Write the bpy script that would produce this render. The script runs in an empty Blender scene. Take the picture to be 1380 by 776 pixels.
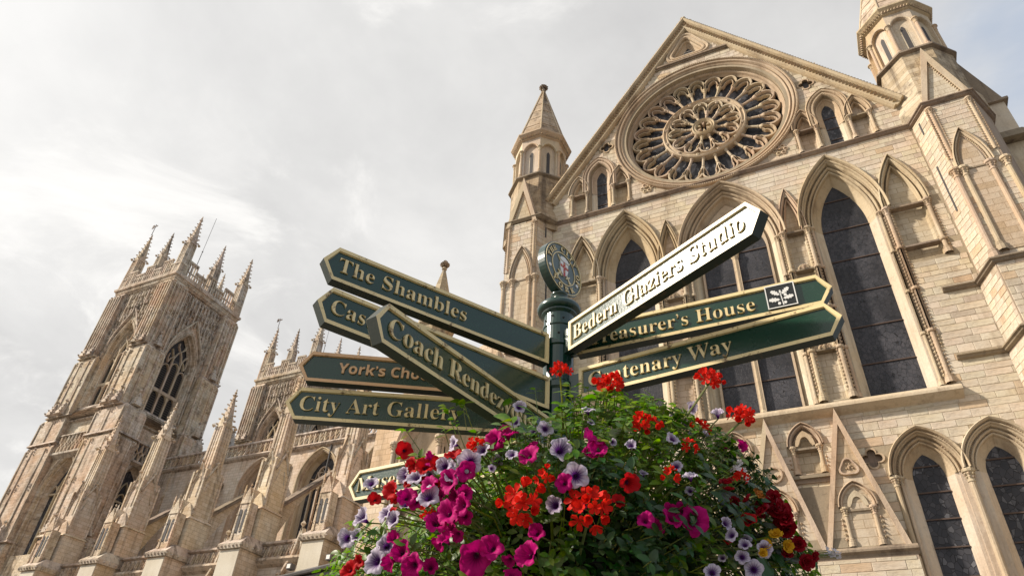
import bpy, math, random
from mathutils import Vector, Matrix
from mathutils.geometry import tessellate_polygon

random.seed(11)
sc = bpy.context.scene
COL = sc.collection
PI = math.pi

# ------------------------------------------------------------------ camera
cam_data = bpy.data.cameras.new('camera')
cam_data.sensor_width = 36.0
cam_data.lens = 24.08
cam_data.clip_start = 0.05
cam_data.clip_end = 6000
cam = bpy.data.objects.new('camera', cam_data)
COL.objects.link(cam)
ex = Vector((0.90148627, 0.2222329, 0.37139607))      # world X, Y, Z seen from the camera's axes
ey = Vector((0.42963895, -0.56314258, -0.70589008))
ez = Vector((0.05227694, 0.79591644, -0.60314521))
cam.matrix_world = Matrix.Translation((0, 0, 1.6)) @ Matrix((ex, ey, ez)).to_4x4()
sc.camera = cam
CAMI = cam.matrix_world.inverted()


def pix(p):
    c = CAMI @ Vector(p)
    if c.z > -0.05:
        return (-9999, -9999)
    return (690 + 923 * c.x / -c.z, 388 - 923 * c.y / -c.z)


def inview(p, m=25):
    u, v = pix(p)
    return -m < u < 1380 + m and -m < v < 776 + m


# ------------------------------------------------------------------ light, sky, exposure
SUN_DIR = Vector((-0.72, -0.42, 0.57)).normalized()
SUN_EL = math.asin(SUN_DIR.z)
SUN_AZ = math.atan2(SUN_DIR.x, SUN_DIR.y)
sd = bpy.data.lights.new('sun', 'SUN')
sd.energy = 5.0
sd.angle = math.radians(2.2)
sd.color = (1.0, 0.90, 0.77)
sun = bpy.data.objects.new('sun', sd)
sun.rotation_euler = SUN_DIR.to_track_quat('Z', 'Y').to_euler()
COL.objects.link(sun)

world = bpy.data.worlds.new('World')
sc.world = world
world.use_nodes = True
nt = world.node_tree
nt.nodes.clear()


def N(tree, typ, **kw):
    n = tree.nodes.new(typ)
    for k, v in kw.items():
        setattr(n, k, v)
    return n


def math_node(tree, op, a, b=None, clamp=False):
    n = N(tree, 'ShaderNodeMath', operation=op, use_clamp=clamp)
    for i, s in enumerate((a, b)):
        if s is None:
            continue
        if isinstance(s, (int, float)):
            n.inputs[i].default_value = s
        else:
            tree.links.new(s, n.inputs[i])
    return n.outputs[0]


def ramp(tree, fac, stops, interp='LINEAR'):
    n = N(tree, 'ShaderNodeValToRGB')
    n.color_ramp.interpolation = interp
    e = n.color_ramp.elements
    while len(e) < len(stops):
        e.new(0.5)
    for i, (p, c) in enumerate(stops):
        e[i].position = p
        e[i].color = (c[0], c[1], c[2], 1) if not isinstance(c, (int, float)) else (c, c, c, 1)
    tree.links.new(fac, n.inputs[0])
    return n.outputs[0]


def mixc(tree, fac, a, b, mode='MIX'):
    n = N(tree, 'ShaderNodeMix', data_type='RGBA', blend_type=mode)
    if isinstance(fac, (int, float)):
        n.inputs[0].default_value = fac
    else:
        tree.links.new(fac, n.inputs[0])
    for s, i in ((a, 6), (b, 7)):
        if isinstance(s, tuple):
            n.inputs[i].default_value = (s[0], s[1], s[2], 1)
        else:
            tree.links.new(s, n.inputs[i])
    return n.outputs[2]


def noise(tree, vec, scale, detail=4, rough=0.5, dist=0.0, out=0):
    n = N(tree, 'ShaderNodeTexNoise')
    n.inputs['Scale'].default_value = scale
    n.inputs['Detail'].default_value = detail
    n.inputs['Roughness'].default_value = rough
    n.inputs['Distortion'].default_value = dist
    if vec is not None:
        tree.links.new(vec, n.inputs['Vector'])
    return n.outputs[out]


wo = N(nt, 'ShaderNodeOutputWorld')
bg = N(nt, 'ShaderNodeBackground')
bg.inputs['Strength'].default_value = 0.1
nt.links.new(bg.outputs[0], wo.inputs[0])
sky = N(nt, 'ShaderNodeTexSky', sky_type='NISHITA')
sky.sun_disc = False
sky.sun_elevation = SUN_EL
sky.sun_rotation = SUN_AZ
sky.air_density = 1.0
sky.dust_density = 1.6
tc = N(nt, 'ShaderNodeTexCoord')
sep = N(nt, 'ShaderNodeSeparateXYZ')
nt.links.new(tc.outputs['Generated'], sep.inputs[0])
zc = math_node(nt, 'ADD', math_node(nt, 'MAXIMUM', sep.outputs[2], 0.0), 0.22)
cx_ = math_node(nt, 'DIVIDE', sep.outputs[0], zc)
cy_ = math_node(nt, 'DIVIDE', sep.outputs[1], zc)
cmb = N(nt, 'ShaderNodeCombineXYZ')
nt.links.new(cx_, cmb.inputs[0])
nt.links.new(cy_, cmb.inputs[1])
cmb.inputs[2].default_value = 3.7
cl1 = noise(nt, cmb.outputs[0], 0.9, 7, 0.55, 0.4)
cl2 = noise(nt, cmb.outputs[0], 2.3, 6, 0.6, 0.2)
# cover: nearly overcast, opening towards the east (the right of the view)
side = math_node(nt, 'MULTIPLY', math_node(nt, 'ADD', sep.outputs[0], 0.25), 1.5)
hi = math_node(nt, 'MULTIPLY', math_node(nt, 'SUBTRACT', cl1, 0.5), 2.6)
cov = math_node(nt, 'SUBTRACT', math_node(nt, 'ADD', 1.10, hi), math_node(nt, 'ADD', side, 0.10), clamp=True)
covr = ramp(nt, cov, [(0.18, 0.0), (0.62, 1.0)], 'EASE')
cl3 = noise(nt, cmb.outputs[0], 3.2, 8, 0.62, 0.6)
shade = ramp(nt, cl2, [(0.28, (5.0, 4.95, 4.93)), (0.50, (5.9, 5.85, 5.78)), (0.72, (7.1, 7.0, 6.85))])
shade = mixc(nt, ramp(nt, cl3, [(0.52, 0.0), (0.72, 0.8)], 'EASE'), shade, (8.2, 8.05, 7.8))
# veil of bright cloud round the sun
dp = N(nt, 'ShaderNodeVectorMath', operation='DOT_PRODUCT')
nt.links.new(tc.outputs['Generated'], dp.inputs[0])
dp.inputs[1].default_value = SUN_DIR
glow = math_node(nt, 'POWER', math_node(nt, 'MAXIMUM', dp.outputs['Value'], 0.0), 6.0)
cloud = mixc(nt, math_node(nt, 'MULTIPLY', glow, 0.9), shade, (10.2, 10.1, 9.9))
bluer = mixc(nt, 1.0, sky.outputs[0], (1.05, 1.0, 1.0), 'MULTIPLY')
veil = mixc(nt, 0.72, bluer, (5.0, 5.6, 6.5))
nt.links.new(mixc(nt, covr, veil, cloud), bg.inputs['Color'])

sc.view_settings.view_transform = 'Standard'
sc.view_settings.look = 'None'
sc.view_settings.exposure = 0.36
sc.view_settings.gamma = 1.0
sc.view_settings.use_curve_mapping = False
sc.cycles.max_bounces = 6
sc.cycles.diffuse_bounces = 3
sc.cycles.glossy_bounces = 3
sc.cycles.transmission_bounces = 3


# ------------------------------------------------------------------ materials
def new_mat(name):
    m = bpy.data.materials.new(name)
    m.use_nodes = True
    t = m.node_tree
    b = t.nodes['Principled BSDF']
    return m, t, b


def hsv_random(t, color, amt_v=0.25, amt_h=0.02, odd=False):
    """tone of each single stone / leaf"""
    geo = N(t, 'ShaderNodeNewGeometry')
    oi = N(t, 'ShaderNodeObjectInfo')
    s = math_node(t, 'FRACT', math_node(t, 'ADD', geo.outputs['Random Per Island'], oi.outputs['Random']))
    h = N(t, 'ShaderNodeHueSaturation')
    t.links.new(color, h.inputs['Color'])
    v = math_node(t, 'ADD', math_node(t, 'MULTIPLY', s, amt_v), 1 - amt_v * 0.5)
    t.links.new(v, h.inputs['Value'])
    s2 = math_node(t, 'FRACT', math_node(t, 'MULTIPLY', s, 17.3))
    t.links.new(math_node(t, 'ADD', math_node(t, 'MULTIPLY', s2, amt_h), 0.5 - amt_h * 0.5), h.inputs['Hue'])
    s3 = math_node(t, 'FRACT', math_node(t, 'MULTIPLY', s, 41.7))
    t.links.new(math_node(t, 'ADD', math_node(t, 'MULTIPLY', s3, amt_v * 1.1), 1 - amt_v * 0.5), h.inputs['Saturation'])
    if odd:
        s4 = math_node(t, 'FRACT', math_node(t, 'MULTIPLY', s, 93.1))
        f4 = ramp(t, s4, [(0.93, 0.0), (0.935, 0.45)], 'CONSTANT')
        f5 = ramp(t, s4, [(0.0, 0.4), (0.035, 0.0)], 'CONSTANT')
        c4 = mixc(t, f4, h.outputs[0], (0.50, 0.30, 0.14))
        return mixc(t, f5, c4, (0.30, 0.235, 0.18))
    return h.outputs[0]


def stone_mat(name, light, warm, dirt, dirt_amt=0.5, rnd=0.25, stain_scale=0.35, joints=False, relief=0.0):
    m, t, b = new_mat(name)
    c = N(t, 'ShaderNodeTexCoord')
    ob = c.outputs['Object']
    f1 = ramp(t, noise(t, ob, stain_scale, 5, 0.6), [(0.38, 0.0), (0.62, 1.0)])
    col = mixc(t, f1, light, warm)
    col = hsv_random(t, col, rnd, 0.025, odd=(name == 'limestone'))
    # rain streaks: noise drawn out along z
    mp = N(t, 'ShaderNodeMapping')
    mp.inputs['Scale'].default_value = (1.6, 1.6, 0.16)
    t.links.new(ob, mp.inputs[0])
    st = ramp(t, noise(t, mp.outputs[0], 1.0, 6, 0.68), [(0.50, 0.0), (0.72, dirt_amt)])
    col = mixc(t, st, col, dirt)
    old = dirt_amt > 0.84  # coarse dark spots on tower stone: dirt, and painted shade of carved holes
    sp = ramp(t, noise(t, ob, 1.3 if old else 2.6, 8, 0.74), [(0.50 if old else 0.55, 0.0), (0.66 if old else 0.75, dirt_amt * 0.8)])
    col = mixc(t, sp, col, dirt)
    fine = noise(t, ob, 9.0, 6, 0.7)
    col = mixc(t, 0.30, col, ramp(t, fine, [(0.25, 0.35), (0.75, 1.0)]), 'MULTIPLY')
    hgt = fine
    if joints:
        sx = N(t, 'ShaderNodeSeparateXYZ')
        t.links.new(ob, sx.inputs[0])
        cb = N(t, 'ShaderNodeCombineXYZ')
        t.links.new(math_node(t, 'ADD', sx.outputs[0], sx.outputs[1]), cb.inputs[0])
        t.links.new(sx.outputs[2], cb.inputs[1])
        br = N(t, 'ShaderNodeTexBrick')
        br.inputs['Scale'].default_value = 1.0
        br.inputs['Brick Width'].default_value = 0.72
        br.inputs['Row Height'].default_value = 0.34
        br.inputs['Mortar Size'].default_value = 0.016
        br.inputs['Color1'].default_value = (1, 1, 1, 1)
        br.inputs['Color2'].default_value = (0.80, 0.75, 0.66, 1)
        br.inputs['Mortar'].default_value = (0.55, 0.48, 0.40, 1)
        t.links.new(cb.outputs[0], br.inputs['Vector'])
        col = mixc(t, 0.8, col, br.outputs[0], 'MULTIPLY')
    t.links.new(col, b.inputs['Base Color'])
    b.inputs['Roughness'].default_value = 0.9
    b.inputs['Specular IOR Level'].default_value = 0.2
    bp = N(t, 'ShaderNodeBump')
    bp.inputs['Strength'].default_value = 0.5
    bp.inputs['Distance'].default_value = 0.04 + relief
    t.links.new(hgt, bp.inputs['Height'])
    t.links.new(bp.outputs[0], b.inputs['Normal'])
    return m


def paint_mat(name, col, rough=0.35, worn=None, worn_amt=0.5, scale=14.0, coat=0.0, bump=0.15):
    m, t, b = new_mat(name)
    c = N(t, 'ShaderNodeTexCoord')
    ob = c.outputs['Object']
    f = noise(t, ob, scale * 0.4, 5, 0.6)
    base = mixc(t, 0.25, col, ramp(t, f, [(0.3, 0.45), (0.7, 1.0)]), 'MULTIPLY')
    if worn:
        w = ramp(t, noise(t, ob, scale * 2.2, 9, 0.76), [(0.56, 0.0), (0.63, worn_amt)])
        base = mixc(t, w, base, worn)
    t.links.new(base, b.inputs['Base Color'])
    b.inputs['Roughness'].default_value = rough
    b.inputs['Coat Weight'].default_value = coat
    b.inputs['Coat Roughness'].default_value = 0.12
    bp = N(t, 'ShaderNodeBump')
    bp.inputs['Strength'].default_value = bump
    bp.inputs['Distance'].default_value = 0.002
    t.links.new(noise(t, ob, scale * 9, 4, 0.6), bp.inputs['Height'])
    t.links.new(bp.outputs[0], b.inputs['Normal'])
    return m


def leaf_mat(name, col, col2, trans=0.45, rough=0.42):
    m, t, b = new_mat(name)
    c = N(t, 'ShaderNodeTexCoord')
    cc = mixc(t, ramp(t, noise(t, c.outputs['Object'], 60.0, 3), [(0.35, 0.0), (0.65, 1.0)]), col, col2)
    cc = hsv_random(t, cc, 0.5, 0.06)
    t.links.new(cc, b.inputs['Base Color'])
    b.inputs['Roughness'].default_value = rough
    tr = N(t, 'ShaderNodeBsdfTranslucent')
    tint = mixc(t, 1.0, cc, (1.25, 1.3, 0.6), 'MULTIPLY')
    t.links.new(tint, tr.inputs[0])
    mx = N(t, 'ShaderNodeMixShader')
    mx.inputs[0].default_value = trans
    t.links.new(b.outputs[0], mx.inputs[1])
    t.links.new(tr.outputs[0], mx.inputs[2])
    t.links.new(mx.outputs[0], t.nodes['Material Output'].inputs[0])
    return m


def petal_mat(name, col, inner=None, r0=0.004, r1=0.012, trans=0.35, vein=None):
    m, t, b = new_mat(name)
    c = N(t, 'ShaderNodeTexCoord')
    ob = c.outputs['Object']
    cc = mixc(t, ramp(t, noise(t, ob, 3.0, 4), [(0.35, 0.0), (0.65, 0.6)]), col, tuple(x * 0.72 for x in col))
    if inner:
        sx = N(t, 'ShaderNodeSeparateXYZ')
        t.links.new(ob, sx.inputs[0])
        ang = math_node(t, 'ARCTAN2', sx.outputs[1], sx.outputs[0])
        rr = math_node(t, 'SQRT', math_node(t, 'ADD', math_node(t, 'MULTIPLY', sx.outputs[0], sx.outputs[0]),
                                            math_node(t, 'MULTIPLY', sx.outputs[1], sx.outputs[1])))
        v = math_node(t, 'ABSOLUTE', math_node(t, 'SINE', math_node(t, 'MULTIPLY', ang, 7.5)))
        edge = math_node(t, 'ADD', rr, math_node(t, 'MULTIPLY', v, 0.16))
        mr = N(t, 'ShaderNodeMapRange')
        mr.inputs[1].default_value = r0
        mr.inputs[2].default_value = r1
        t.links.new(edge, mr.inputs[0])
        cc = mixc(t, mr.outputs[0], inner, cc)
    t.links.new(cc, b.inputs['Base Color'])
    b.inputs['Roughness'].default_value = 0.6
    b.inputs['Specular IOR Level'].default_value = 0.15
    tr = N(t, 'ShaderNodeBsdfTranslucent')
    t.links.new(cc, tr.inputs[0])
    mx = N(t, 'ShaderNodeMixShader')
    mx.inputs[0].default_value = trans
    t.links.new(b.outputs[0], mx.inputs[1])
    t.links.new(tr.outputs[0], mx.inputs[2])
    t.links.new(mx.outputs[0], t.nodes['Material Output'].inputs[0])
    return m


def glass_mat(name, big=False):
    """old leaded glass seen from outside: dark, uneven, with lead lines"""
    m, t, b = new_mat(name)
    c = N(t, 'ShaderNodeTexCoord')
    ob = c.outputs['Object']
    vo = N(t, 'ShaderNodeTexVoronoi', feature='DISTANCE_TO_EDGE')
    mp = N(t, 'ShaderNodeMapping')
    mp.inputs['Scale'].default_value = (1, 1, 0.7)
    t.links.new(ob, mp.inputs[0])
    t.links.new(mp.outputs[0], vo.inputs['Vector'])
    vo.inputs['Scale'].default_value = 7.5 if big else 5.5
    lead = ramp(t, vo.outputs[0], [(0.02, 1.0), (0.05, 0.0)])
    v2 = N(t, 'ShaderNodeTexVoronoi', feature='F1')
    t.links.new(mp.outputs[0], v2.inputs['Vector'])
    v2.inputs['Scale'].default_value = 7.5 if big else 5.5
    tone = ramp(t, v2.outputs['Color'], [(0.1, (0.030, 0.031, 0.037)), (0.6, (0.048, 0.047, 0.053)), (0.95, (0.052, 0.050, 0.056) if big else (0.13, 0.13, 0.14))])
    big_ = ramp(t, noise(t, ob, 0.55, 3, 0.5), [(0.35, 0.65), (0.65, 1.35)])
    tone = mixc(t, 1.0, tone, big_, 'MULTIPLY')
    col = mixc(t, lead, tone, (0.016, 0.015, 0.016))
    t.links.new(col, b.inputs['Base Color'])
    b.inputs['Roughness'].default_value = 0.40
    b.inputs['Specular IOR Level'].default_value = 0.22
    bp = N(t, 'ShaderNodeBump')
    bp.inputs['Strength'].default_value = 0.3
    bp.inputs['Distance'].default_value = 0.015
    t.links.new(math_node(t, 'ADD', lead, noise(t, ob, 3.0, 3)), bp.inputs['Height'])
    t.links.new(bp.outputs[0], b.inputs['Normal'])
    return m


M = {}
M['stone'] = stone_mat('limestone', (0.62, 0.545, 0.435), (0.60, 0.485, 0.345), (0.24, 0.17, 0.115), 0.62, 0.14)
M['jointed'] = stone_mat('limestone in courses', (0.60, 0.52, 0.41), (0.57, 0.45, 0.315), (0.22, 0.155, 0.10), 0.6, 0.12, joints=True)
M['trim'] = stone_mat('carved limestone', (0.56, 0.455, 0.33), (0.52, 0.39, 0.26), (0.17, 0.11, 0.07), 0.62, 0.14)
M['core'] = stone_mat('limestone mortar bed', (0.40, 0.32, 0.235), (0.36, 0.28, 0.195), (0.12, 0.09, 0.06), 0.4, 0.05)
M['coping'] = stone_mat('weathered coping', (0.33, 0.26, 0.19), (0.24, 0.185, 0.135), (0.07, 0.05, 0.04), 0.8, 0.15)
M['spire'] = stone_mat('weathered spire stone', (0.56, 0.47, 0.36), (0.50, 0.39, 0.28), (0.07, 0.05, 0.04), 0.85, 0.2, joints=True)
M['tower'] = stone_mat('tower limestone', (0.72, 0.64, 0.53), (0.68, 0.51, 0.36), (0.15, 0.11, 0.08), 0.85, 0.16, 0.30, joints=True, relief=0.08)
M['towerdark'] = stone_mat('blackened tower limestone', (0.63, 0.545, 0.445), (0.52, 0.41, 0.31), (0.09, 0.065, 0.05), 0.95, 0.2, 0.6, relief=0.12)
M['nave'] = stone_mat('nave limestone', (0.74, 0.655, 0.54), (0.70, 0.54, 0.385), (0.12, 0.085, 0.06), 0.6, 0.2, 0.2, joints=True)
M['fresh'] = stone_mat('new limestone in sunlit tone', (0.66, 0.60, 0.50), (0.60, 0.53, 0.42), (0.30, 0.24, 0.17), 0.2, 0.1)  # pale tone holds both restored stone and the sun on it
M['glass'] = glass_mat('leaded glass')
M['glassbig'] = glass_mat('old leaded glass', True)
M['void'] = paint_mat('dark depth of openings', (0.055, 0.05, 0.05), 0.8, bump=0.1)  # unlit depth of openings painted near-black; drain pipes share the colour
M['louvre'] = paint_mat('weathered grey louvre', (0.20, 0.18, 0.16), 0.8)
M['iron'] = paint_mat('rusty iron bar', (0.085, 0.055, 0.042), 0.8)
M['lead'] = stone_mat('weathered lead', (0.17, 0.165, 0.165), (0.13, 0.12, 0.115), (0.06, 0.055, 0.05), 0.6, 0.1)
M['ground'] = stone_mat('paving', (0.24, 0.22, 0.20), (0.20, 0.18, 0.16), (0.10, 0.09, 0.08), 0.4, 0.1, joints=False)
M['green'] = paint_mat('dark green gloss paint', (0.004, 0.034, 0.022), 0.28, (0.05, 0.045, 0.025), 0.3, 10.0, 0.45)
M['panel'] = paint_mat('dark green board paint', (0.004, 0.036, 0.018), 0.24, (0.02, 0.055, 0.035), 0.4, 12.0, 0.35, bump=0.25)
M['gold'] = paint_mat('worn cream gold paint', (0.80, 0.64, 0.33), 0.42, (0.12, 0.065, 0.025), 0.9, 11.0)
M['brightgold'] = paint_mat('pale gold paint', (0.72, 0.60, 0.34), 0.34, (0.30, 0.2, 0.08), 0.4, 9.0)
M['copper'] = paint_mat('copper tinted gold paint', (0.70, 0.43, 0.22), 0.4, (0.2, 0.1, 0.05), 0.4, 9.0)
M['edge'] = paint_mat('mossy dark board edge', (0.010, 0.020, 0.012), 0.55, (0.085, 0.055, 0.025), 0.8, 11.0)
M['white'] = paint_mat('white enamel', (0.75, 0.74, 0.70), 0.4)
M['black'] = paint_mat('black enamel', (0.012, 0.014, 0.013), 0.35)
M['red'] = paint_mat('red enamel', (0.45, 0.02, 0.02), 0.4)
M['grey'] = paint_mat('grey green roundel enamel', (0.07, 0.10, 0.088), 0.35, coat=0.2)


# ------------------------------------------------------------------ mesh kit
class MB:
    def __init__(s, T=None):
        s.v = []
        s.f = []
        s.T = T or (lambda u, z, d: (u, d, z))

    def add(s, pts, faces):
        b = len(s.v)
        s.v.extend(s.T(*p) for p in pts)
        s.f.extend(tuple(i + b for i in f) for f in faces)

    def box(s, u0, u1, z0, z1, d0, d1):
        s.add([(u0, z0, d0), (u1, z0, d0), (u1, z1, d0), (u0, z1, d0), (u0, z0, d1), (u1, z0, d1), (u1, z1, d1), (u0, z1, d1)],
              [(3, 2, 1, 0), (4, 5, 6, 7), (0, 1, 5, 4), (1, 2, 6, 5), (2, 3, 7, 6), (3, 0, 4, 7)])

    def taper(s, c0, z0, hw0, c1, z1, hw1):
        """frustum with square section; c=(u,d)"""
        p = []
        for (c, z, h) in ((c0, z0, hw0), (c1, z1, hw1)):
            hu, hd = h if isinstance(h, tuple) else (h, h)
            p += [(c[0] - hu, z, c[1] - hd), (c[0] + hu, z, c[1] - hd), (c[0] + hu, z, c[1] + hd), (c[0] - hu, z, c[1] + hd)]
        s.add(p, [(3, 2, 1, 0), (4, 5, 6, 7), (0, 1, 5, 4), (1, 2, 6, 5), (2, 3, 7, 6), (3, 0, 4, 7)])

    def wedge(s, u0, u1, z0, z1, d0, d1):
        """sloping set-off: full depth at z0, back to d0 at z1"""
        s.add([(u0, z0, d0), (u1, z0, d0), (u1, z0, d1), (u0, z0, d1), (u0, z1, d0), (u1, z1, d0)],
              [(0, 1, 2, 3), (3, 2, 5, 4), (0, 3, 4), (1, 5, 2), (0, 4, 5, 1)])

    def prism(s, poly, d0, d1, holes=(), back=True):
        loops = [list(poly)] + [list(h) for h in holes]
        flat = [p for l in loops for p in l]
        tri = tessellate_polygon([[Vector((p[0], p[1], 0)) for p in l] for l in loops])
        n = len(flat)
        pts = [(p[0], p[1], d1) for p in flat]
        faces = [tuple(t) for t in tri]
        if back or d0 != d1:
            pts += [(p[0], p[1], d0) for p in flat]
            if back:
                faces += [tuple(i + n for i in reversed(t)) for t in tri]
            k = 0
            for l in loops:
                m = len(l)
                for i in range(m):
                    a, b_ = k + i, k + (i + 1) % m
                    faces.append((a, b_, b_ + n, a + n))
                k += m
        s.add(pts, faces)

    def lathe(s, prof, cu, cd, n=10, z0=0.0, ph=0.0, cap=True):
        pts = []
        for (r, z) in prof:
            for i in range(n):
                a = 2 * PI * i / n + ph
                pts.append((cu + r * math.cos(a), z0 + z, cd + r * math.sin(a)))
        fs = []
        for j in range(len(prof) - 1):
            for i in range(n):
                a, b_ = j * n + i, j * n + (i + 1) % n
                fs.append((a, b_, b_ + n, a + n))
        if cap:
            fs.append(tuple(range(n))[::-1])
            fs.append(tuple((len(prof) - 1) * n + i for i in range(n)))
        s.add(pts, fs)

    def tube(s, pts, r, n=6, caps=True):
        P = [Vector(p) for p in pts]
        out = []
        up = Vector((0.13, 0.31, 0.94))
        for i, p in enumerate(P):
            t = (P[min(i + 1, len(P) - 1)] - P[max(i - 1, 0)]).normalized()
            a = t.cross(up)
            if a.length < 1e-3:
                a = t.cross(Vector((1, 0, 0)))
            a.normalize()
            b_ = t.cross(a)
            ri = r[i] if isinstance(r, (list, tuple)) else r
            for k in range(n):
                q = p + (a * math.cos(2 * PI * k / n) + b_ * math.sin(2 * PI * k / n)) * ri
                out.append(tuple(q))
        fs = []
        for j in range(len(P) - 1):
            for i in range(n):
                a, b_ = j * n + i, j * n + (i + 1) % n
                fs.append((a, b_, b_ + n, a + n))
        if caps:
            fs.append(tuple(range(n)))
            fs.append(tuple((len(P) - 1) * n + i for i in range(n)))
        s.add(out, fs)

    def sweep(s, paths, closed=False, ends=False):
        """paths: list of equal-length point lists joined side by side"""
        n = len(paths[0])
        pts = [p for l in paths for p in l]
        fs = []
        m = len(paths)
        for j in range(m if closed else m - 1):
            a0, b0 = j * n, ((j + 1) % m) * n
            for i in range(n - 1):
                fs.append((a0 + i, a0 + i + 1, b0 + i + 1, b0 + i))
        if ends:
            fs.append(tuple(j * n for j in range(m)))
            fs.append(tuple(j * n + n - 1 for j in range(m)))
        s.add(pts, fs)

    def arch(s, cx, zs, a, h, prof, zb=None, n=9, ends=False):
        s.sweep([[(cx + u, z, d) for (u, z) in arch_path(a, h, zs, zb, o, n)] for (o, d) in prof], ends=ends)

    def rings(s, cu, cz, prof, n=96, a0=0.0, a1=2 * PI):
        s.sweep([[(cu + r * math.cos(a0 + (a1 - a0) * i / n), cz + r * math.sin(a0 + (a1 - a0) * i / n), d) for i in range(n + 1)]
                 for (r, d) in prof])

    def pyr(s, u, z, d, sz, hgt, ang=0.0, el=1.0):
        c, sn = math.cos(ang), math.sin(ang)
        q = []
        for (x, y) in ((-1, -1), (1, -1), (1, 1), (-1, 1)):
            x *= sz * el
            y *= sz
            q.append((u + x * c - y * sn, z + x * sn + y * c, d))
        q.append((u, z, d + hgt))
        s.add(q, [(0, 1, 4), (1, 2, 4), (2, 3, 4), (3, 0, 4)])

    def beads(s, path, d, sz, step, hgt=None):
        """little pyramids (nailhead / dogtooth) along a (u,z) polyline"""
        acc = step * 0.5
        for (p, q) in zip(path[:-1], path[1:]):
            L = math.hypot(q[0] - p[0], q[1] - p[1])
            if L < 1e-6:
                continue
            ang = math.atan2(q[1] - p[1], q[0] - p[0])
            while acc < L:
                t = acc / L
                s.pyr(p[0] + (q[0] - p[0]) * t, p[1] + (q[1] - p[1]) * t, d, sz, hgt or sz * 1.1, ang)
                acc += step
            acc -= L

    def build(s, name, mat, parent=None, smooth=False, stuff=False, structure=False, label=None):
        org = root_loc(parent) if parent else Vector((0, 0, 0))
        me = bpy.data.meshes.new(name)
        me.from_pydata([(x - org.x, y - org.y, z - org.z) for (x, y, z) in s.v], [], s.f)
        if smooth:
            me.polygons.foreach_set('use_smooth', [True] * len(me.polygons))
        me.materials.append(M[mat] if isinstance(mat, str) else mat)
        me.update()
        o = bpy.data.objects.new(name, me)
        COL.objects.link(o)
        if parent:
            o.parent = parent
        if stuff:
            o['kind'] = 'stuff'
        if structure:
            o['kind'] = 'structure'
        if label:
            o['label'] = label
        return o


def root_loc(o):
    v = Vector(o.location)
    while o.parent:
        o = o.parent
        v += Vector(o.location)
    return v


def arch_path(a, h, zs, zb=None, o=0.0, n=9):
    r = (a * a + h * h) / (2 * a)
    R = r + o
    c = r - a
    pa = math.acos(max(-1, min(1, -c / R)))
    left = []
    for i in range(n + 1):
        ph = PI + (pa - PI) * i / n
        left.append((c + R * math.cos(ph), zs + R * math.sin(ph)))
    pts = left + [(-u, z) for (u, z) in reversed(left[:-1])]
    if zb is not None:
        pts = [(-(a + o), zb)] + pts + [(a + o, zb)]
    return pts


def arch_poly(cx, zs, a, h, zb, o=0.0, n=9):
    return [(cx + u, z) for (u, z) in arch_path(a, h, zs, zb, o, n)]


def inside(poly, u, z):
    c = False
    j = len(poly) - 1
    for i in range(len(poly)):
        a, b_ = poly[i], poly[j]
        if (a[1] > z) != (b_[1] > z) and u < (b_[0] - a[0]) * (z - a[1]) / (b_[1] - a[1]) + a[0]:
            c = not c
        j = i
    return c


def thing(name, label, cat, loc=(0, 0, 0), group=None):
    o = bpy.data.objects.new(name, None)
    o.empty_display_size = 0.3
    COL.objects.link(o)
    o.location = loc
    o['label'] = label
    o['category'] = cat
    if group:
        o['group'] = group
    return o


def copy_tree(o, parent=None):
    c = o.copy()
    COL.objects.link(c)
    c.parent = parent
    for ch in list(o.children):
        copy_tree(ch, c)
    return c


# one bevelled ashlar stone, 1 x 1 x 1, used by every single stone object
def unit_stone():
    me = bpy.data.meshes.new('stone')
    b = 0.04
    vs = [(0, 0, 0), (1, 0, 0), (1, 1, 0), (0, 1, 0), (b * .4, b, 1), (1 - b * .4, b, 1), (1 - b * .4, 1 - b, 1), (b * .4, 1 - b, 1)]
    me.from_pydata(vs, [], [(4, 5, 6, 7), (0, 1, 5, 4), (1, 2, 6, 5), (2, 3, 7, 6), (3, 0, 4, 7)])
    me.update()
    return me


STONE_ME = unit_stone()
STONE_ME.materials.append(M['stone'])


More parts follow.
